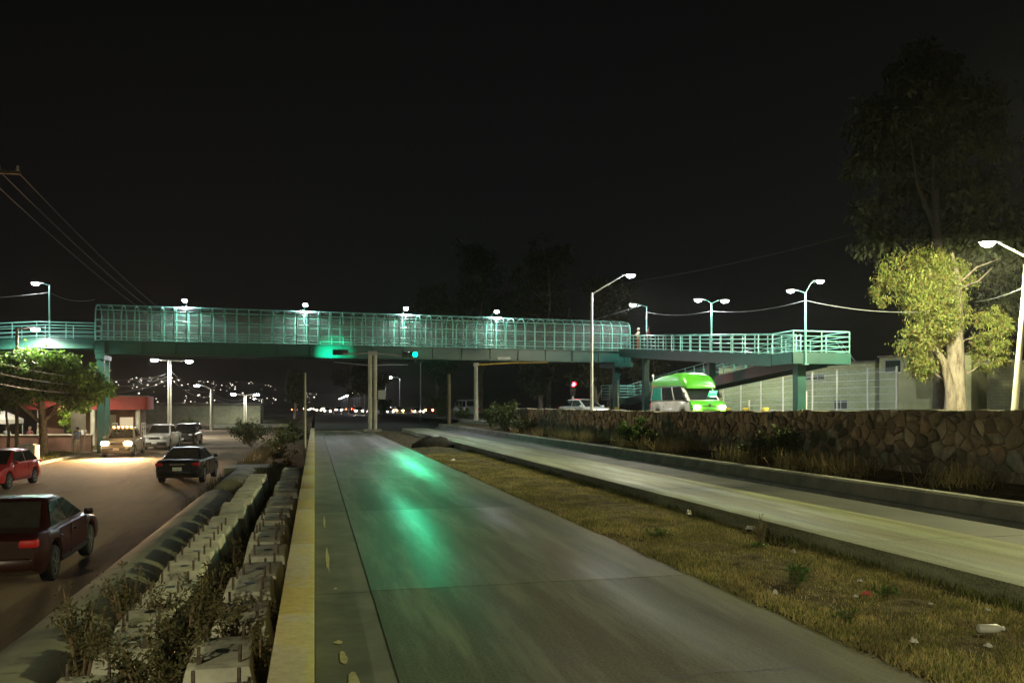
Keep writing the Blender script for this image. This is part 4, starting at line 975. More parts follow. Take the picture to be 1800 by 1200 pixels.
# ================================================================ TREES
def tree(label, base, trunk, limbs, clumps, lsize, mat, bark, droop=.3, seed=1, name='tree', mats2=None):
    """trunk: [(dx,dy,z,r)...]; limbs: list of point lists with radii; clumps as in crown_points, relative to base"""
    rg_ = np.random.default_rng(seed); t = thing(name, label, 'tree', base)
    m = MB(); m.tube([p[:3] for p in trunk], [p[3] for p in trunk], 12)
    m.build('trunk', bark, t, 60)
    lm = MB()
    for l in limbs: lm.tube([p[:3] for p in l], [p[3] for p in l], 6)
    top = Vector(trunk[-1][:3]); mid = Vector(trunk[len(trunk)//2][:3])
    for (c, r, n, k) in clumps:
        s = mid.lerp(top, float(rg_.uniform(.2, 1))); c_ = Vector(c)
        j = Vector(rg_.normal(size=3))*.25*min(r)
        s.z = min(s.z, max(trunk[1][2], c_.z-.4*(c_-s).length)); tt = 0
        while tt < len(trunk)-2 and trunk[tt+1][2] < s.z: tt += 1
        uu = (s.z-trunk[tt][2])/(trunk[tt+1][2]-trunk[tt][2]); s = Vector(trunk[tt][:3]).lerp(Vector(trunk[tt+1][:3]), uu)
        lm.tube([s, s.lerp(c_, .5)+j, c_], [min(.09, trunk[tt][3]*.3), .035, .012], 5)
        for q in range(4):
            e_ = c_ + Vector(rg_.normal(size=3))*.5*Vector(r).length/1.7; lm.tube([s.lerp(c_, .6), e_], [.022, .006], 4)
    lm.build('branches', bark, t, 60)
    pts = crown_points(clumps, rg_)
    sizes = rg_.uniform(.7, 1.3, len(pts))*lsize[0]
    ms = [mat] + list(mats2 or [])
    pick = rg_.integers(0, 10, len(pts))
    for q, mm in enumerate(ms):
        sel = (pick < 7) if q == 0 and len(ms) > 1 else ((pick >= 7) if len(ms) > 1 else np.ones(len(pts), bool))
        V = leaf_quads(pts[sel], sizes[sel], sizes[sel]*lsize[1], droop, rg_); np_mesh('crown', V, int(sel.sum()), mm, t)
    return t
# lit gum tree
cl = []
rr_ = np.random.default_rng(3)
for (dx, dz, rx, rz, n) in ((-2.7, 6.6, .75, .9, 700), (-1.6, 7.6, 1.1, 1.0, 1300), (-.6, 8.3, 1.2, .9, 1500), (.6, 7.4, .8, .9, 1000), (-1.7, 5.9, 1.1, 1.2, 1500), (-1.2, 6.4, .8, 1.2, 1200), (-1.9, 4.3, 1.0, 1.0, 1200), (-1.3, 4.9, .7, .8, 800),
                            (.75, 5.9, .5, 1.2, 900), (.95, 4.6, .55, 1.2, 1000), (1.2, 3.4, .5, .9, 800), (-1.6, 3.0, .8, .7, 700), (-3.7, 6.9, .5, .8, 500), (-2.9, 7.9, .8, .8, 500)):
    cl.append(((dx*.86, -dx*.5 + rr_.uniform(-1.1, .3) + (1.3 if abs(dx) < .9 else 0), dz), (rx*1.1, 1.0, rz*1.1), int(n*3.2), int(n/20)))
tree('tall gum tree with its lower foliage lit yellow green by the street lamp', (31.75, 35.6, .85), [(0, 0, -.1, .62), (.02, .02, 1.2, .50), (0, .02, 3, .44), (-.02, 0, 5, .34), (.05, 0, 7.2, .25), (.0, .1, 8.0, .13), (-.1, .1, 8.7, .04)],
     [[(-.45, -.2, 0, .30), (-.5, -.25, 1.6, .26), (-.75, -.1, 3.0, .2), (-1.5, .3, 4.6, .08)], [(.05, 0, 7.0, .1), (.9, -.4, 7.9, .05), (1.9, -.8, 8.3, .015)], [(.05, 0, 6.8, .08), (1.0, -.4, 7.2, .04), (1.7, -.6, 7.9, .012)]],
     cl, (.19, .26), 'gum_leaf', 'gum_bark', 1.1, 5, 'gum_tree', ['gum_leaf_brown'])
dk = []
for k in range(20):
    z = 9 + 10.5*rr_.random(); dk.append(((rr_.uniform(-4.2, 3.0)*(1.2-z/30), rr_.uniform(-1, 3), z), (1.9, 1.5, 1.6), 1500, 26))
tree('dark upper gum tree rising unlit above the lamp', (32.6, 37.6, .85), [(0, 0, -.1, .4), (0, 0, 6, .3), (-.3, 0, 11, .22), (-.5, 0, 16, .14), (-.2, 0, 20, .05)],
     [[(-.2, 0, 10, .15), (-1.4, 0, 12.5, .1), (-1.9, 0, 15, .04)]], dk, (.42, .4), 'shaded_leaf', 'shaded_bark', .9, 8, 'gum_tree')
dk = []
for k in range(14):
    z = 5 + 12*rr_.random(); dk.append(((rr_.uniform(-2.5, 3.5), rr_.uniform(-1, 3), z), (1.8, 1.5, 1.6), 900, 20))
tree('dark gum tree at the top right edge', (40.5, 37.5, .85), [(0, 0, -.1, .4), (0, 0, 6, .3), (0, 0, 12, .18), (0, 0, 18, .05)], [], dk, (.38, .38), 'shaded_leaf', 'shaded_bark', .9, 9, 'gum_tree')
# round tree on the left
cl = []
for (dx, dz, rx, rz, n) in ((-2.6, 4.9, 1.3, 1.1, 1500), (-1.0, 5.4, 1.4, 1.15, 1900), (.8, 5.3, 1.4, 1.1, 1900), (2.2, 4.6, 1.2, 1.1, 1600), (3.1, 4.0, .7, .7, 800), (-.3, 4.0, 1.6, .9, 1600), (1.6, 3.4, 1.1, .6, 900), (-2.2, 3.6, 1.2, .8, 1000), (-4.2, 4.6, 1.4, 1.2, 1200), (2.4, 3.3, .7, .6, 500)):
    cl.append(((dx, rr_.uniform(-1.0, .8), dz), (rx, 1.4, rz), int(n*1.4), int(n/28)))
tree('dense round green tree in front of the left bridge end', (-16.2, 55.8, -1.28), [(0, 0, -.05, .30), (.05, 0, 1.0, .24), (.0, 0, 2.2, .22), (-.1, 0, 3.4, .18), (-.1, 0, 4.6, .1)],
     [[(.0, 0, 2.0, .15), (.9, -.2, 3.0, .1), (1.6, -.3, 4.0, .05)], [(0, 0, 1.9, .13), (-1.2, 0, 3.0, .09), (-2, 0, 4.2, .04)]], cl, (.25, .5), 'ficus_leaf', 'bark_brown', .2, 12, 'round_tree')
for k, (x, y, h, s) in enumerate(((-18.4, 56.6, 3.6, .9), (-20.2, 58.5, 4.2, 1.0))):
    tree(['slender young tree left of the round tree trunk', 'second slender tree near the left edge under the walkway'][k], (x, y, -1.28), [(0, 0, -.05, .10), (.1, 0, 1.2, .085), (-.05, 0, 2.4, .06), (0, 0, h, .03)], [], [((0, 0, h), (1.1*s, 1, .8), 900, 26), ((-.7, 0, h-.5), (.7, .7, .6), 400, 12)], (.18, .5), 'ficus_leaf', 'bark_brown', .2, 20+k, 'young_tree')
tree('bright lime green sapling lit beside the red kiosk', (-16.1, 60.8, -1.28), [(0, 0, -.05, .06), (0, 0, 1.2, .05), (0, 0, 2.2, .03)], [], [((0, 0, 2.35), (.62, .5, .7), 900, 22), ((.1, 0, 1.7), (.4, .4, .4), 250, 8)], (.16, .5), 'lime_leaf', 'bark_brown', .3, 30, 'sapling')
# dark trees behind the bridge
spec = [(14.5, 100, 15.5, 4.0, 'broad dark tree over the green signal'), (21.5, 108, 22.5, 6.0, 'tallest dark tree behind the middle of the bridge'), (27.5, 96, 20.5, 5.5, 'big dark tree behind the right half of the tunnel'), (33, 90, 16, 4.2, 'dark tree behind the tunnel end'),
        (11.0, 165, 12.5, 4.6, 'far dark tree right of the signal pole'), (22, 80, 8.5, 3.2, 'lower dark tree under the right bridge span'), (27.2, 78, 8.0, 2.8, 'dark tree behind the red signal'), (31.5, 74, 8.2, 2.6, 'dark tree behind the ramp columns'), (9.5, 230, 16, 5.5, 'far dark tree above the traffic'), (-3.4, 150, 8.5, 2.0, 'narrow dark tree left of the thin post')]
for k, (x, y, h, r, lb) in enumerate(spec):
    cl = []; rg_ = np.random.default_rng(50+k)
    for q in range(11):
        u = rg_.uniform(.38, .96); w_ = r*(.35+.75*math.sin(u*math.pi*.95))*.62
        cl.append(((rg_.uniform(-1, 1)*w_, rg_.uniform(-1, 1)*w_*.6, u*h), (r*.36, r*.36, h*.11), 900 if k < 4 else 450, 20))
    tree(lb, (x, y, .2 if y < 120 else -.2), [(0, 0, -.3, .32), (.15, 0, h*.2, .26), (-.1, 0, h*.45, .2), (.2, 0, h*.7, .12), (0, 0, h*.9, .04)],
         [[(.1, 0, h*.25, .14), (r*.4, 0, h*.5, .08), (r*.5, .2, h*.66, .03)]], cl, (.42 if y < 120 else .7, .35), 'shaded_leaf', 'gum_bark', .8, 60+k, 'gum_tree')

# ================================================================ SHRUBS, WEEDS, GRASS
def shrub(label, base, r, h, n, ls, mat, seed, name='shrub', stems=9, cat='shrub', lw=.4):
    rg_ = np.random.default_rng(seed); t = thing(name, label, cat, base); m = MB(); P_ = []
    for k in range(stems):
        a = rg_.uniform(0, 2*math.pi); q = rg_.uniform(.15, 1)*r; hh = h*rg_.uniform(.55, 1)*(1-.35*q/r)
        e_ = Vector((math.cos(a)*q, math.sin(a)*q, hh)); md = e_*.5 + Vector((rg_.uniform(-.1, .1)*r, rg_.uniform(-.1, .1)*r, .12*h))
        m.tube([(0, 0, -.04), md, e_], [.010+.006*h, .007+.003*h, .003], 5)
        for s in range(int(n/stems)):
            u = rg_.uniform(.22, 1.03); p = (md*2*u if u < .5 else md.lerp(e_, (u-.5)*2)) if u < .5 else md.lerp(e_, (u-.5)*2)
            P_.append(np.array(p) + rg_.normal(size=3)*.07*max(r, h*.5))
    m.build('stems', 'dry_stem', t); P_ = np.array(P_); sz = rg_.uniform(.6, 1.3, len(P_))*ls
    np_mesh('foliage', leaf_quads(P_, sz, sz*lw, -.1, rg_), len(P_), mat, t); return t
# weeds among the blocks
weeds = [(-1.05, 6.1, .50, .95, 2600, 'weed_leaf', 'big brown weed bush rising between the nearest footing blocks'), (-.98, 7.2, .48, 1.0, 2400, 'weed_leaf', 'second brown weed bush behind the nearest one'), (-1.85, 5.2, .26, .75, 420, 'weed_green', 'sprawling leafy weed leaning over the pipe at lower left'),
         (-1.4, 8.2, .40, .75, 1200, 'weed_leaf', 'straggly weed over the left block row'), (-.36, 6.1, .22, .85, 900, 'weed_leaf', 'weed squeezed between blocks and yellow kerb'), (-.36, 7.4, .22, .75, 800, 'weed_leaf', 'second weed against the yellow kerb'),
         (-1.75, 7.0, .40, 1.0, 1300, 'weed_leaf', 'tall thin weed in front of the pipe'), (-.98, 5.15, .24, .75, 900, 'weed_leaf', 'low dark weed at the bottom edge between blocks'), (-1.02, 9.3, .35, .72, 1100, 'weed_leaf', 'low weed farther along between the block rows'), (-1.85, 9.0, .3, .8, 700, 'weed_leaf', 'dry weed spray against the pipe side'),
         (-.62, 6.65, .30, .85, 1200, 'weed_leaf', 'weed bush growing over the right block row'), (-.34, 5.1, .16, .6, 500, 'weed_leaf', 'small weed at the bottom edge by the yellow kerb'), (-1.0, 11.4, .3, .6, 700, 'weed_leaf', 'dry weed between the rows midway along')]
for k, (x, y, r, h, n, mt, lb) in enumerate(weeds): shrub(lb, (x, y, -.58), r, h+.02, n, .045, mt, 100+k, 'weed', 14, 'weed')
# shrubs along the wall foot and far verges
sh = [(9.35, 40.5, 1.3, 1.7, 2600, .16, 'shrub_leaf', 'big bushy shrub at the far end of the stone wall'), (9.5, 44.5, 1.1, 1.5, 1600, .15, 'shrub_leaf', 'shrub by the parapet before the white van'), (9.3, 36.6, .7, .9, 900, .12, 'shrub_leaf', 'small shrub next to the big one at the wall'),
      (9.45, 23.4, .6, 1.05, 1500, .11, 'weed_green', 'dark green shrub at the wall foot by the road'), (9.4, 22.2, .4, .7, 700, .10, 'shrub_leaf', 'low shrub just right of the dark green one'), (9.55, 15.6, .45, 1.0, 1300, .09, 'shrub_leaf', 'dark shrub climbing the stone wall on the right'), (9.6, 16.6, .4, .8, 800, .09, 'shrub_leaf', 'sparse shrub just left of the climbing one'),
      (-2.0, 45, 1.3, 1.7, 1500, .18, 'shrub_leaf', 'dark round shrub on the bank left of the kerb'), (-4.0, 56, 1.6, 2.0, 1600, .2, 'shrub_leaf', 'dark shrub in the middle of the left verge'), (-1.6, 58, 1.2, 1.9, 1300, .2, 'shrub_leaf', 'shrub beside the far end of the kerb'), (-1.5, 38, .9, 1.0, 900, .14, 'weed_leaf', 'brown scrub in the ditch past the blocks'), (-1.1, 31, .7, .8, 800, .12, 'weed_leaf', 'brown scrub behind the last blocks'),
      (14.0, 92, 1.8, 4.5, 1800, .3, 'shrub_leaf', 'pale tall bush behind the thin unlit lamp post'), (10.2, 128, 1.8, 4.5, 1500, .35, 'shrub_leaf', 'bush just right of the signal pole foot'), (-14.0, 100, 1.6, 1.4, 900, .22, 'shrub_leaf', 'low hedge beyond the white pickup'), (12.5, 70, 1.3, 2.2, 1300, .2, 'shrub_leaf', 'shrub under the bridge by the parapet')]
for k, (x, y, r, h, n, ls, mt, lb) in enumerate(sh): shrub(lb, (x, y, {True: .44, False: -.9}[x > 8 and y < 60] if not (x > 8 and y >= 60) else 0), r, h, n, ls, mt, 140+k)
for k, (x, y, r, h, n, lb) in enumerate(((4.41, 6.93, .19, .30, 420, 'green leafy weed standing in the dry median'), (4.3, 9.9, .2, .16, 260, 'flat green weed on the median farther off'), (4.9, 6.3, .14, .14, 180, 'small green tuft beside the red litter'), (4.05, 5.7, .15, .14, 160, 'low green weed at the carriageway edge'), (5.1, 8.8, .15, .12, 150, 'dark green patch weed near the raised road'))):
    shrub(lb, (x, y, .0), r, h, n, .04, 'weed_green', 180+k, 'weed', 10, 'weed')
shrub('tall pale grass stalk cluster beside the raised road', (5.25, 9.0, 0), .12, .42, 160, .05, 'grass_olive', 190, 'weed', 14, 'weed', .2)
def grass(name, label, n, sampler, hmin, hmax, wd, mat, lean=.5, seed=1):
    rg_ = np.random.default_rng(seed); P_ = sampler(rg_, n); n = len(P_)
    h = rg_.uniform(hmin, hmax, n)[:, None]; a = rg_.uniform(0, 2*math.pi, n); d = np.stack([np.cos(a), np.sin(a), np.zeros(n)], 1); b2 = rg_.uniform(0, 2*math.pi, n)
    s = np.stack([np.cos(b2), np.sin(b2), np.zeros(n)], 1)*wd*.5; upv = np.array((0, 0, 1.))
    l = rg_.uniform(.1, 1, n)[:, None]*lean
    T = upv*h*(1-.35*l)+d*h*l
    V = np.stack([P_-s, P_+s, P_+s*.7+T*.6, P_+T], 1).reshape(-1, 3)
    o = np_mesh(name, V, n, mat); return tag(o, label, 'grass', kind='stuff')
def med_s(dens):
    def f(rg_, n):
        # tufts: clumped spots
        yc = 3.0 + 26*rg_.random(n//14)**1.5; xc = rg_.uniform(3.72, 5.72, n//14)
        keep = (np.sin(xc*5.1+yc*2.3)+np.sin(yc*1.7-xc*3.1)+np.sin(yc*.73+xc*9)) > dens
        xc, yc = xc[keep], yc[keep]; i = rg_.integers(0, len(xc), n)
        P_ = np.stack([xc[i]+rg_.normal(size=n)*.08, yc[i]+rg_.normal(size=n)*.09, np.full(n, .0)], 1)
        return P_[(P_[:, 0] > 3.68) & (P_[:, 0] < 5.76)]
    return f
grass('median_grass', 'dry yellow brown grass covering the median strip', 170000, med_s(-1.75), .02, .075, .010, 'grass_dry', .9, 1)
grass('median_weeds', 'olive green low grass patches on the median strip', 80000, med_s(-.1), .015, .07, .011, 'grass_olive', .8, 2)
grass('median_edge_grass', 'dark grass fringe under the raised road edge', 7000, lambda rg_, n: (lambda P: P[np.sin(P[:, 1]*2.3)+np.sin(P[:, 1]*.9+1)+np.sin(P[:, 1]*5.1) > -.6])(np.stack([5.74-np.abs(rg_.normal(size=n))*.10, 3+28*rg_.random(n)**1.3, np.zeros(n)], 1)), .03, .16, .012, 'grass_olive', .6, 3)
def verge_s(rg_, n):
    m_ = n//14; yc = 7 + 33*rg_.random(m_)**1.7; xc = rg_.uniform(9.25, 10.05, m_); kp = np.sin(yc*1.9)+np.sin(yc*.83+2) > -.3; xc, yc = xc[kp], yc[kp]; i = rg_.integers(0, len(xc), n)
    return np.stack([np.clip(xc[i]+rg_.normal(size=n)*.12, 8.97, 10.08), yc[i]+rg_.normal(size=n)*.22, np.full(n, .44)], 1)
grass('wall_foot_grass', 'tall dry grass growing at the foot of the stone wall', 12000, verge_s, .08, .55, .012, 'grass_straw', .8, 4)
grass('ditch_grass', 'brown grass and litter plants in the ditch between blocks', 12000, lambda rg_, n: np.stack([rg_.uniform(-1.95, -.28, n), 4+26*rg_.random(n)**1.3, np.full(n, -.56)], 1), .06, .34, .014, 'weed_leaf', .6, 5)
grass('verge_grass', 'short green grass on the left roadside verge', 16000, lambda rg_, n: np.stack([rg_.uniform(-24, -14.5, n), rg_.uniform(44, 72, n), np.full(n, -1.25)], 1), .06, .22, .03, 'grass_olive', .6, 6)
grass('bank_grass', 'scrubby grass on the bank beyond the pipe', 14000, lambda rg_, n: np.stack([rg_.uniform(-3.4, -.4, n), 23+34*rg_.random(n), -1.5+.9*0+rg_.uniform(0, .02, n)], 1) + np.stack([np.zeros(n), np.zeros(n), np.full(n, .35)], 1), .2, .6, .02, 'weed_leaf', .5, 7)

# ================================================================ LITTER
def litter(label, p, s, mat, seed, name='litter'):
    rg_ = random.Random(seed); n = 5; V = []
    for i in range(n+1):
        for j in range(n+1): V.append(((i/n-.5)*s[0]*.75, (j/n-.5)*s[1]*.75, s[2]*(.15+.85*rg_.random())*(1 if 0 < i < n and 0 < j < n else .35)))
    F = [(i*(n+1)+j, (i+1)*(n+1)+j, (i+1)*(n+1)+j+1, i*(n+1)+j+1) for i in range(n) for j in range(n)]
    me = bpy.data.meshes.new(name); me.from_pydata(V, [], F); sm = bpy.data.meshes.new(name)
    o = link(name, me, mat, None, p, rg_.uniform(0, 3)); md = o.modifiers.new('t', 'SOLIDIFY'); md.thickness = .004
    return tag(o, label, 'litter', 'scraps of litter on the median')
lit = [((5.50, 11.5, .06), (.15, .10, .09), 'white crumpled bag by the raised road edge'), ((5.62, 9.9, .06), (.18, .09, .06), 'pale torn wrapper past the white bag'), ((5.25, 8.3, .05), (.16, .05, .05), 'long pale strip near the tall grass stalks'), ((4.55, 6.25, .05), (.05, .05, .03), 'tiny white scrap near the red litter'),
       ((4.08, 4.96, .05), (.07, .05, .04), 'pale crumb of litter near the bottom edge'), ((5.0, 5.88, .05), (.05, .035, .02), 'small flat pale scrap in the middle of the median'), ((3.93, 6.5, .05), (.06, .04, .05), 'white scrap at the near carriageway edge'), ((5.0, 6.8, .05), (.07, .04, .03), 'pale paper scrap beyond the red litter'), ((4.1, 24.9, .05), (.4, .12, .06), 'long white strip far off on the median'), ((5.3, 5.6, .05), (.06, .04, .03), 'small pale scrap near the bottle'),
       ((4.5, 4.75, .05), (.06, .06, .03), 'pale scrap right of the bottom crumb')]
for k, (p, s, lb) in enumerate(lit): litter(lb, p, s, 'litter_white', 300+k)
litter('small red wrapper lying in the dry grass', (4.68, 6.28, .05), (.11, .05, .05), 'litter_red', 320)
bo = thing('plastic_bottle', 'white plastic bottle lying in the median grass at lower right', 'bottle', (4.82, 5.06, .075), R(-15))
MB().lathe([(.025, -.095), (.033, -.085), (.033, .04), (.015, .075)], 12, ax='x').build('bottle_body', 'litter_white', bo, 40); MB().lathe([(.015, .076), (.015, .095)], 10, ax='x').build('bottle_cap', 'white_paint', bo, 40)
hp = thing('rubbish_heap', 'dark heap of rags lying on the median', 'heap', (4.9, 34.5, 0))
rgh = random.Random(9); V = []; n = 16
for j, (q, z) in enumerate(((1, -.05), (.85, .16), (.55, .34), (.2, .42))):
    for k in range(n): a = 2*math.pi*k/n; V.append((q*.95*math.cos(a)*rgh.uniform(.8, 1.2), q*.5*math.sin(a)*rgh.uniform(.8, 1.2), z*rgh.uniform(.8, 1.15)))
MB().add(V, [(j*n+k, j*n+(k+1) % n, (j+1)*n+(k+1) % n, (j+1)*n+k) for j in range(3) for k in range(n)] + [tuple(3*n+k for k in range(n))]).build('rag_pile', 'dark_cloth', hp, 50)

# ================================================================ LEFT BUILDING, WALL, PEOPLE
kb_ = thing('red_kiosk', 'small building with a red band canopy and pale columns', 'building', (-15.7, 68.0, -1.3), R(5))
n = 22; poly = []
for k in range(n): a = math.pi*k/(n-1); poly.append((-1.0 + 4.0*math.cos(a)*1.05, .4 - 1.8*math.sin(a)))
poly += [(-5.4, 5.0), (3.2, 5.0)]
MB().prism(poly, 'z', 2.75, 3.75).build('canopy_band', 'red_canopy', kb_, 30)
MB().prism([(x*1.0, y+.0) for x, y in poly], 'z', 3.76, 3.82).build('roof', 'kerb_concrete', kb_)
MB().box((-1.0, 3.2, 1.37), (7.2, 3.2, 2.74)).build('wall', 'brown_wall', kb_)
for x, y in ((2.55, -.2), (-4.0, -.7), (-.4, -1.25)): MB().tube([(x, y, 0), (x, y, 2.75)], .17, 12).build('column', 'cream_column', kb_, 40)
d_ = MB().box((.3, 1.57, 1.2), (1.0, .08, 2.3)).build('door', 'cream_column', kb_); MB().box((.62, 1.50, 1.2), (.06, .06, .16)).build('handle', 'chrome', d_)
MB().box((1.55, 1.57, 1.65), (.95, .06, 1.0)).build('shop_window', 'shop_light', kb_)
MB().box((-2.2, 1.57, 1.5), (1.2, .06, 1.1)).build('window', 'house_glass', kb_)
for k, (x, s) in enumerate(((-2.55, .30), (-2.15, .22))):
    MB().box((x, -1.32 + .06*k, 3.28 - .08*k), (s, .05, s)).build('sign_mark', 'signal_black', kb_)
pw = thing('planter_wall', 'low brown wall with pale coping beneath the left trees', 'wall', (-21.5, 59.6, -1.28), R(-4))
MB().box((3.2, 0, .55), (8.2, .3, 1.1)).build('wall', 'brown_wall', pw); MB().box((3.2, 0, 1.13), (8.3, .38, .06)).build('coping', 'cream_column', pw)
sb = thing('notice_board', 'tall grey notice board on two posts under the round tree', 'notice board', (-14.75, 58.0, -1.28), R(5))
for x in (-.35, .35): MB().tube([(x, .05, 0), (x, .05, 2.9)], .05, 8).build('post', 'galvanised', sb, 40)
MB().box((0, 0, 2.2), (.85, .05, 1.5)).build('board', 'sheet_grey', sb)
mk = thing('market_tent', 'pale canvas stall tent at the left edge under the trees', 'tent', (-21.5, 63, -1.28))
MB().add([(-1.6, -1.4, 2.1), (1.6, -1.4, 2.1), (1.6, 1.4, 2.1), (-1.6, 1.4, 2.1), (0, 0, 3.1), (-1.6, -1.4, 1.8), (1.6, -1.4, 1.8), (1.6, 1.4, 1.8), (-1.6, 1.4, 1.8)], [(0, 1, 4), (1, 2, 4), (2, 3, 4), (3, 0, 4), (0, 5, 6, 1), (1, 6, 7, 2), (2, 7, 8, 3), (3, 8, 5, 0)]).build('canvas', 'cloth_white', mk)
for sx in (-1, 1):
    for sy in (-1, 1): MB().tube([(sx*1.55, sy*1.35, 0), (sx*1.55, sy*1.35, 2.1)], .03, 6).build('leg', 'galvanised', mk)
tk = thing('concrete_cube', 'pale concrete cube standing behind the red car roof', 'concrete block', (-14.9, 49.0, -1.3)); me = MB().box((0, 0, .45), (.85, .8, .95)).mesh('cube_body'); bevel(me, .03); link('cube_body', me, 'block_concrete', tk); MB().box((0, 0, .95), (.6, .55, .06)).build('cube_lid', 'kerb_concrete', tk)
for (x, y, l, lb) in ((-9.5, 119.5, 9, 'pale low wall closing the left road far off'), (-20, 121, 8, 'second pale low wall far left of the road')):
    t = thing('low_wall', lb, 'wall', (x, y, -1.35)); MB().box((0, 0, .3), (l, .3, .6)).build('wall', 'block_concrete', t); MB().box((0, 0, .63), (l+.1, .36, .06)).build('coping', 'kerb_concrete', t)
t = thing('long_shed', 'dark long shed far behind the white pickup', 'shed', (-22, 150, -1.4)); MB().box((0, 0, 1.6), (26, 6, 3.2)).build('wall', 'dark_masonry', t); MB().prism([(-13.4, 3.2), (13.4, 3.2), (13.0, 3.7), (-13.0, 3.7)], 'y', -3.3, 3.3).build('roof', 'far_ground', t)

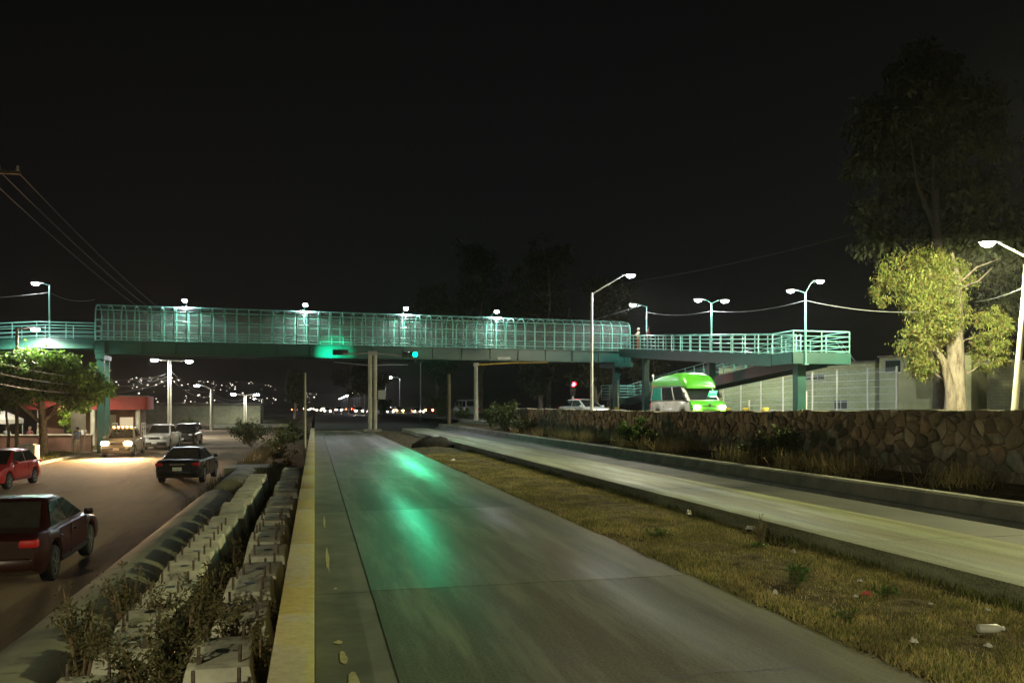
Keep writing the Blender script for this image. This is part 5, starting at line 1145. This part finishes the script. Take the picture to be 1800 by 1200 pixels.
def person(label, loc, rz, shirt, trousers, pose='stand', h=1.68, name='person', hat=None):
    s = h/1.75
    J = dict(pelvis=(0, 0, .95), waist=(0, .01, 1.08), chest=(0, .0, 1.32), neck=(0, .0, 1.49), chin=(0, .03, 1.56), head=(0, .02, 1.66), crown=(0, .0, 1.74))
    Rr = dict(pelvis=.155, waist=.135, chest=.155, neck=.055, chin=.062, head=.095, crown=.07)
    ar = {'stand': 0, 'lean': 1, 'walk': 2}[pose]
    for sd, n in ((1, 'l'), (-1, 'r')):
        sw = sd*(.16 if ar == 2 else .02)
        J.update({'hip'+n: (sd*.09, 0, .90), 'knee'+n: (sd*.10, sw+.02, .50), 'ankle'+n: (sd*.10, sw*1.4-.02, .09), 'toe'+n: (sd*.115, sw*1.4+.14, .04)})
        Rr.update({'hip'+n: .10, 'knee'+n: .062, 'ankle'+n: .045, 'toe'+n: .04})
        if ar == 1: arm = ((sd*.19, 0, 1.42), (sd*.24, .16, 1.22), (sd*.18, .36, 1.16), (sd*.17, .44, 1.15))
        else: arm = ((sd*.19, 0, 1.42), (sd*.25, -.03-sw*.5, 1.13), (sd*.25, .06-sw, .88), (sd*.245, .09-sw, .79))
        for q, (nm, r_) in enumerate((('sh', .062), ('el', .045), ('wr', .032), ('hd', .040))): J[nm+n] = arm[q]; Rr[nm+n] = r_
    E_ = [('pelvis', 'waist'), ('waist', 'chest'), ('chest', 'neck'), ('neck', 'chin'), ('chin', 'head'), ('head', 'crown')]
    for n in 'lr': E_ += [('pelvis', 'hip'+n), ('hip'+n, 'knee'+n), ('knee'+n, 'ankle'+n), ('ankle'+n, 'toe'+n), ('chest', 'sh'+n), ('sh'+n, 'el'+n), ('el'+n, 'wr'+n), ('wr'+n, 'hd'+n)]
    keys = list(J); me = bpy.data.meshes.new('b'); me.from_pydata([J[k] for k in keys], [(keys.index(a), keys.index(b)) for a, b in E_], [])
    ob = bpy.data.objects.new('b', me); COL.objects.link(ob); md = ob.modifiers.new('s', 'SKIN'); md.use_smooth_shade = True
    for i, k in enumerate(keys): me.skin_vertices[0].data[i].radius = (Rr[k], Rr[k]*(.72 if k in ('pelvis', 'waist', 'chest') else 1)); me.skin_vertices[0].data[i].use_root = (k == 'pelvis')
    sb_ = ob.modifiers.new('d', 'SUBSURF'); sb_.levels = 1
    dg = bpy.context.evaluated_depsgraph_get(); nm_ = bpy.data.meshes.new_from_object(ob.evaluated_get(dg)); bpy.data.objects.remove(ob); nm_.name = 'person_body'
    nm_.materials.clear()
    for m_ in ('skin', shirt, trousers, 'car_trim'): nm_.materials.append(MATS[m_])
    for p in nm_.polygons:
        c = p.center; arm_ = abs(c.x) > .17
        if c.z < .075: k = 3
        elif arm_ and c.z < 1.2 and ar != 1: k = 0
        elif arm_ and ar == 1 and c.y > .12: k = 0
        elif c.z < .98: k = 2
        elif c.z < 1.485: k = 1
        else: k = 0
        p.material_index = k
    t = thing(name, label, 'person', loc, rz); t.scale = (s, s, s)
    bo_ = link('person_body', nm_, None, t)
    hm = MB().lathe([(.099, 1.63), (.113, 1.68), (.105, 1.735), (.07, 1.775), (.02, 1.79)], 14, (0, -.015, 0)); hm.build('hair', hat or 'hair_dark', bo_, 60)
    MB().box((0, .122, 1.635), (.022, .03, .035)).build('nose', 'skin', bo_)
    for sx in (-1, 1): MB().box((sx*.033, .108, 1.668), (.022, .012, .012)).build('eye', 'hair_dark', bo_); MB().box((sx*.098, .005, 1.645), (.02, .04, .055)).build('ear', 'skin', bo_)
    MB().box((0, .106, 1.592), (.045, .012, .01)).build('mouth', 'cloth_maroon', bo_)
    return t
person('person in pale cap and orange trousers leaning on the ramp rail', (24.0, 58.9, 5.98), R(95), 'cloth_olive', 'cloth_orange', 'lean', 1.66, hat='cloth_olive')
person('person in maroon standing right of the one in orange on the ramp', (24.25, 57.6, 5.88), R(100), 'cloth_maroon', 'cloth_denim', 'stand', 1.72)
person('person in pale blue shirt and white shorts walking beside the pickup', (-14.55, 57.0, -1.3), R(180), 'cloth_blue', 'cloth_white', 'walk', 1.66)
person('person in olive top standing behind the low wall under the tree', (-17.95, 61.2, -1.28), R(150), 'cloth_olive', 'cloth_denim', 'stand', 1.7)
person('person in dark clothes at the left edge by the tent', (-20.5, 60.9, -1.28), R(200), 'cloth_black', 'cloth_denim', 'stand', 1.72)
person('person in grey top second from the left edge', (-19.9, 61.2, -1.28), R(170), 'cloth_grey', 'cloth_black', 'stand', 1.64)
person('person in maroon top left of the olive one', (-18.6, 61.4, -1.28), R(160), 'cloth_maroon', 'cloth_black', 'stand', 1.62)
person('person in white top standing before the kiosk column', (-15.9, 63.6, -1.28), R(190), 'cloth_white', 'cloth_denim', 'stand', 1.68)

# ================================================================ NIGHT AIR
hz_ = MB().box((0, 500, 14), (1000, 1160, 34)).build('haze', None)
m = bpy.data.materials.new('haze'); m.use_nodes = True; t = m.node_tree; t.nodes.clear()
ou = t.nodes.new('ShaderNodeOutputMaterial'); pv = t.nodes.new('ShaderNodeVolumePrincipled'); pv.inputs['Density'].default_value = .00018
pv.inputs['Color'].default_value = (.9, .9, .88, 1); pv.inputs['Anisotropy'].default_value = .6
t.links.new(pv.outputs[0], ou.inputs['Volume']); hz_.data.materials.append(m); tag(hz_, 'thin dusty night air over the whole road', 'haze', kind='stuff')
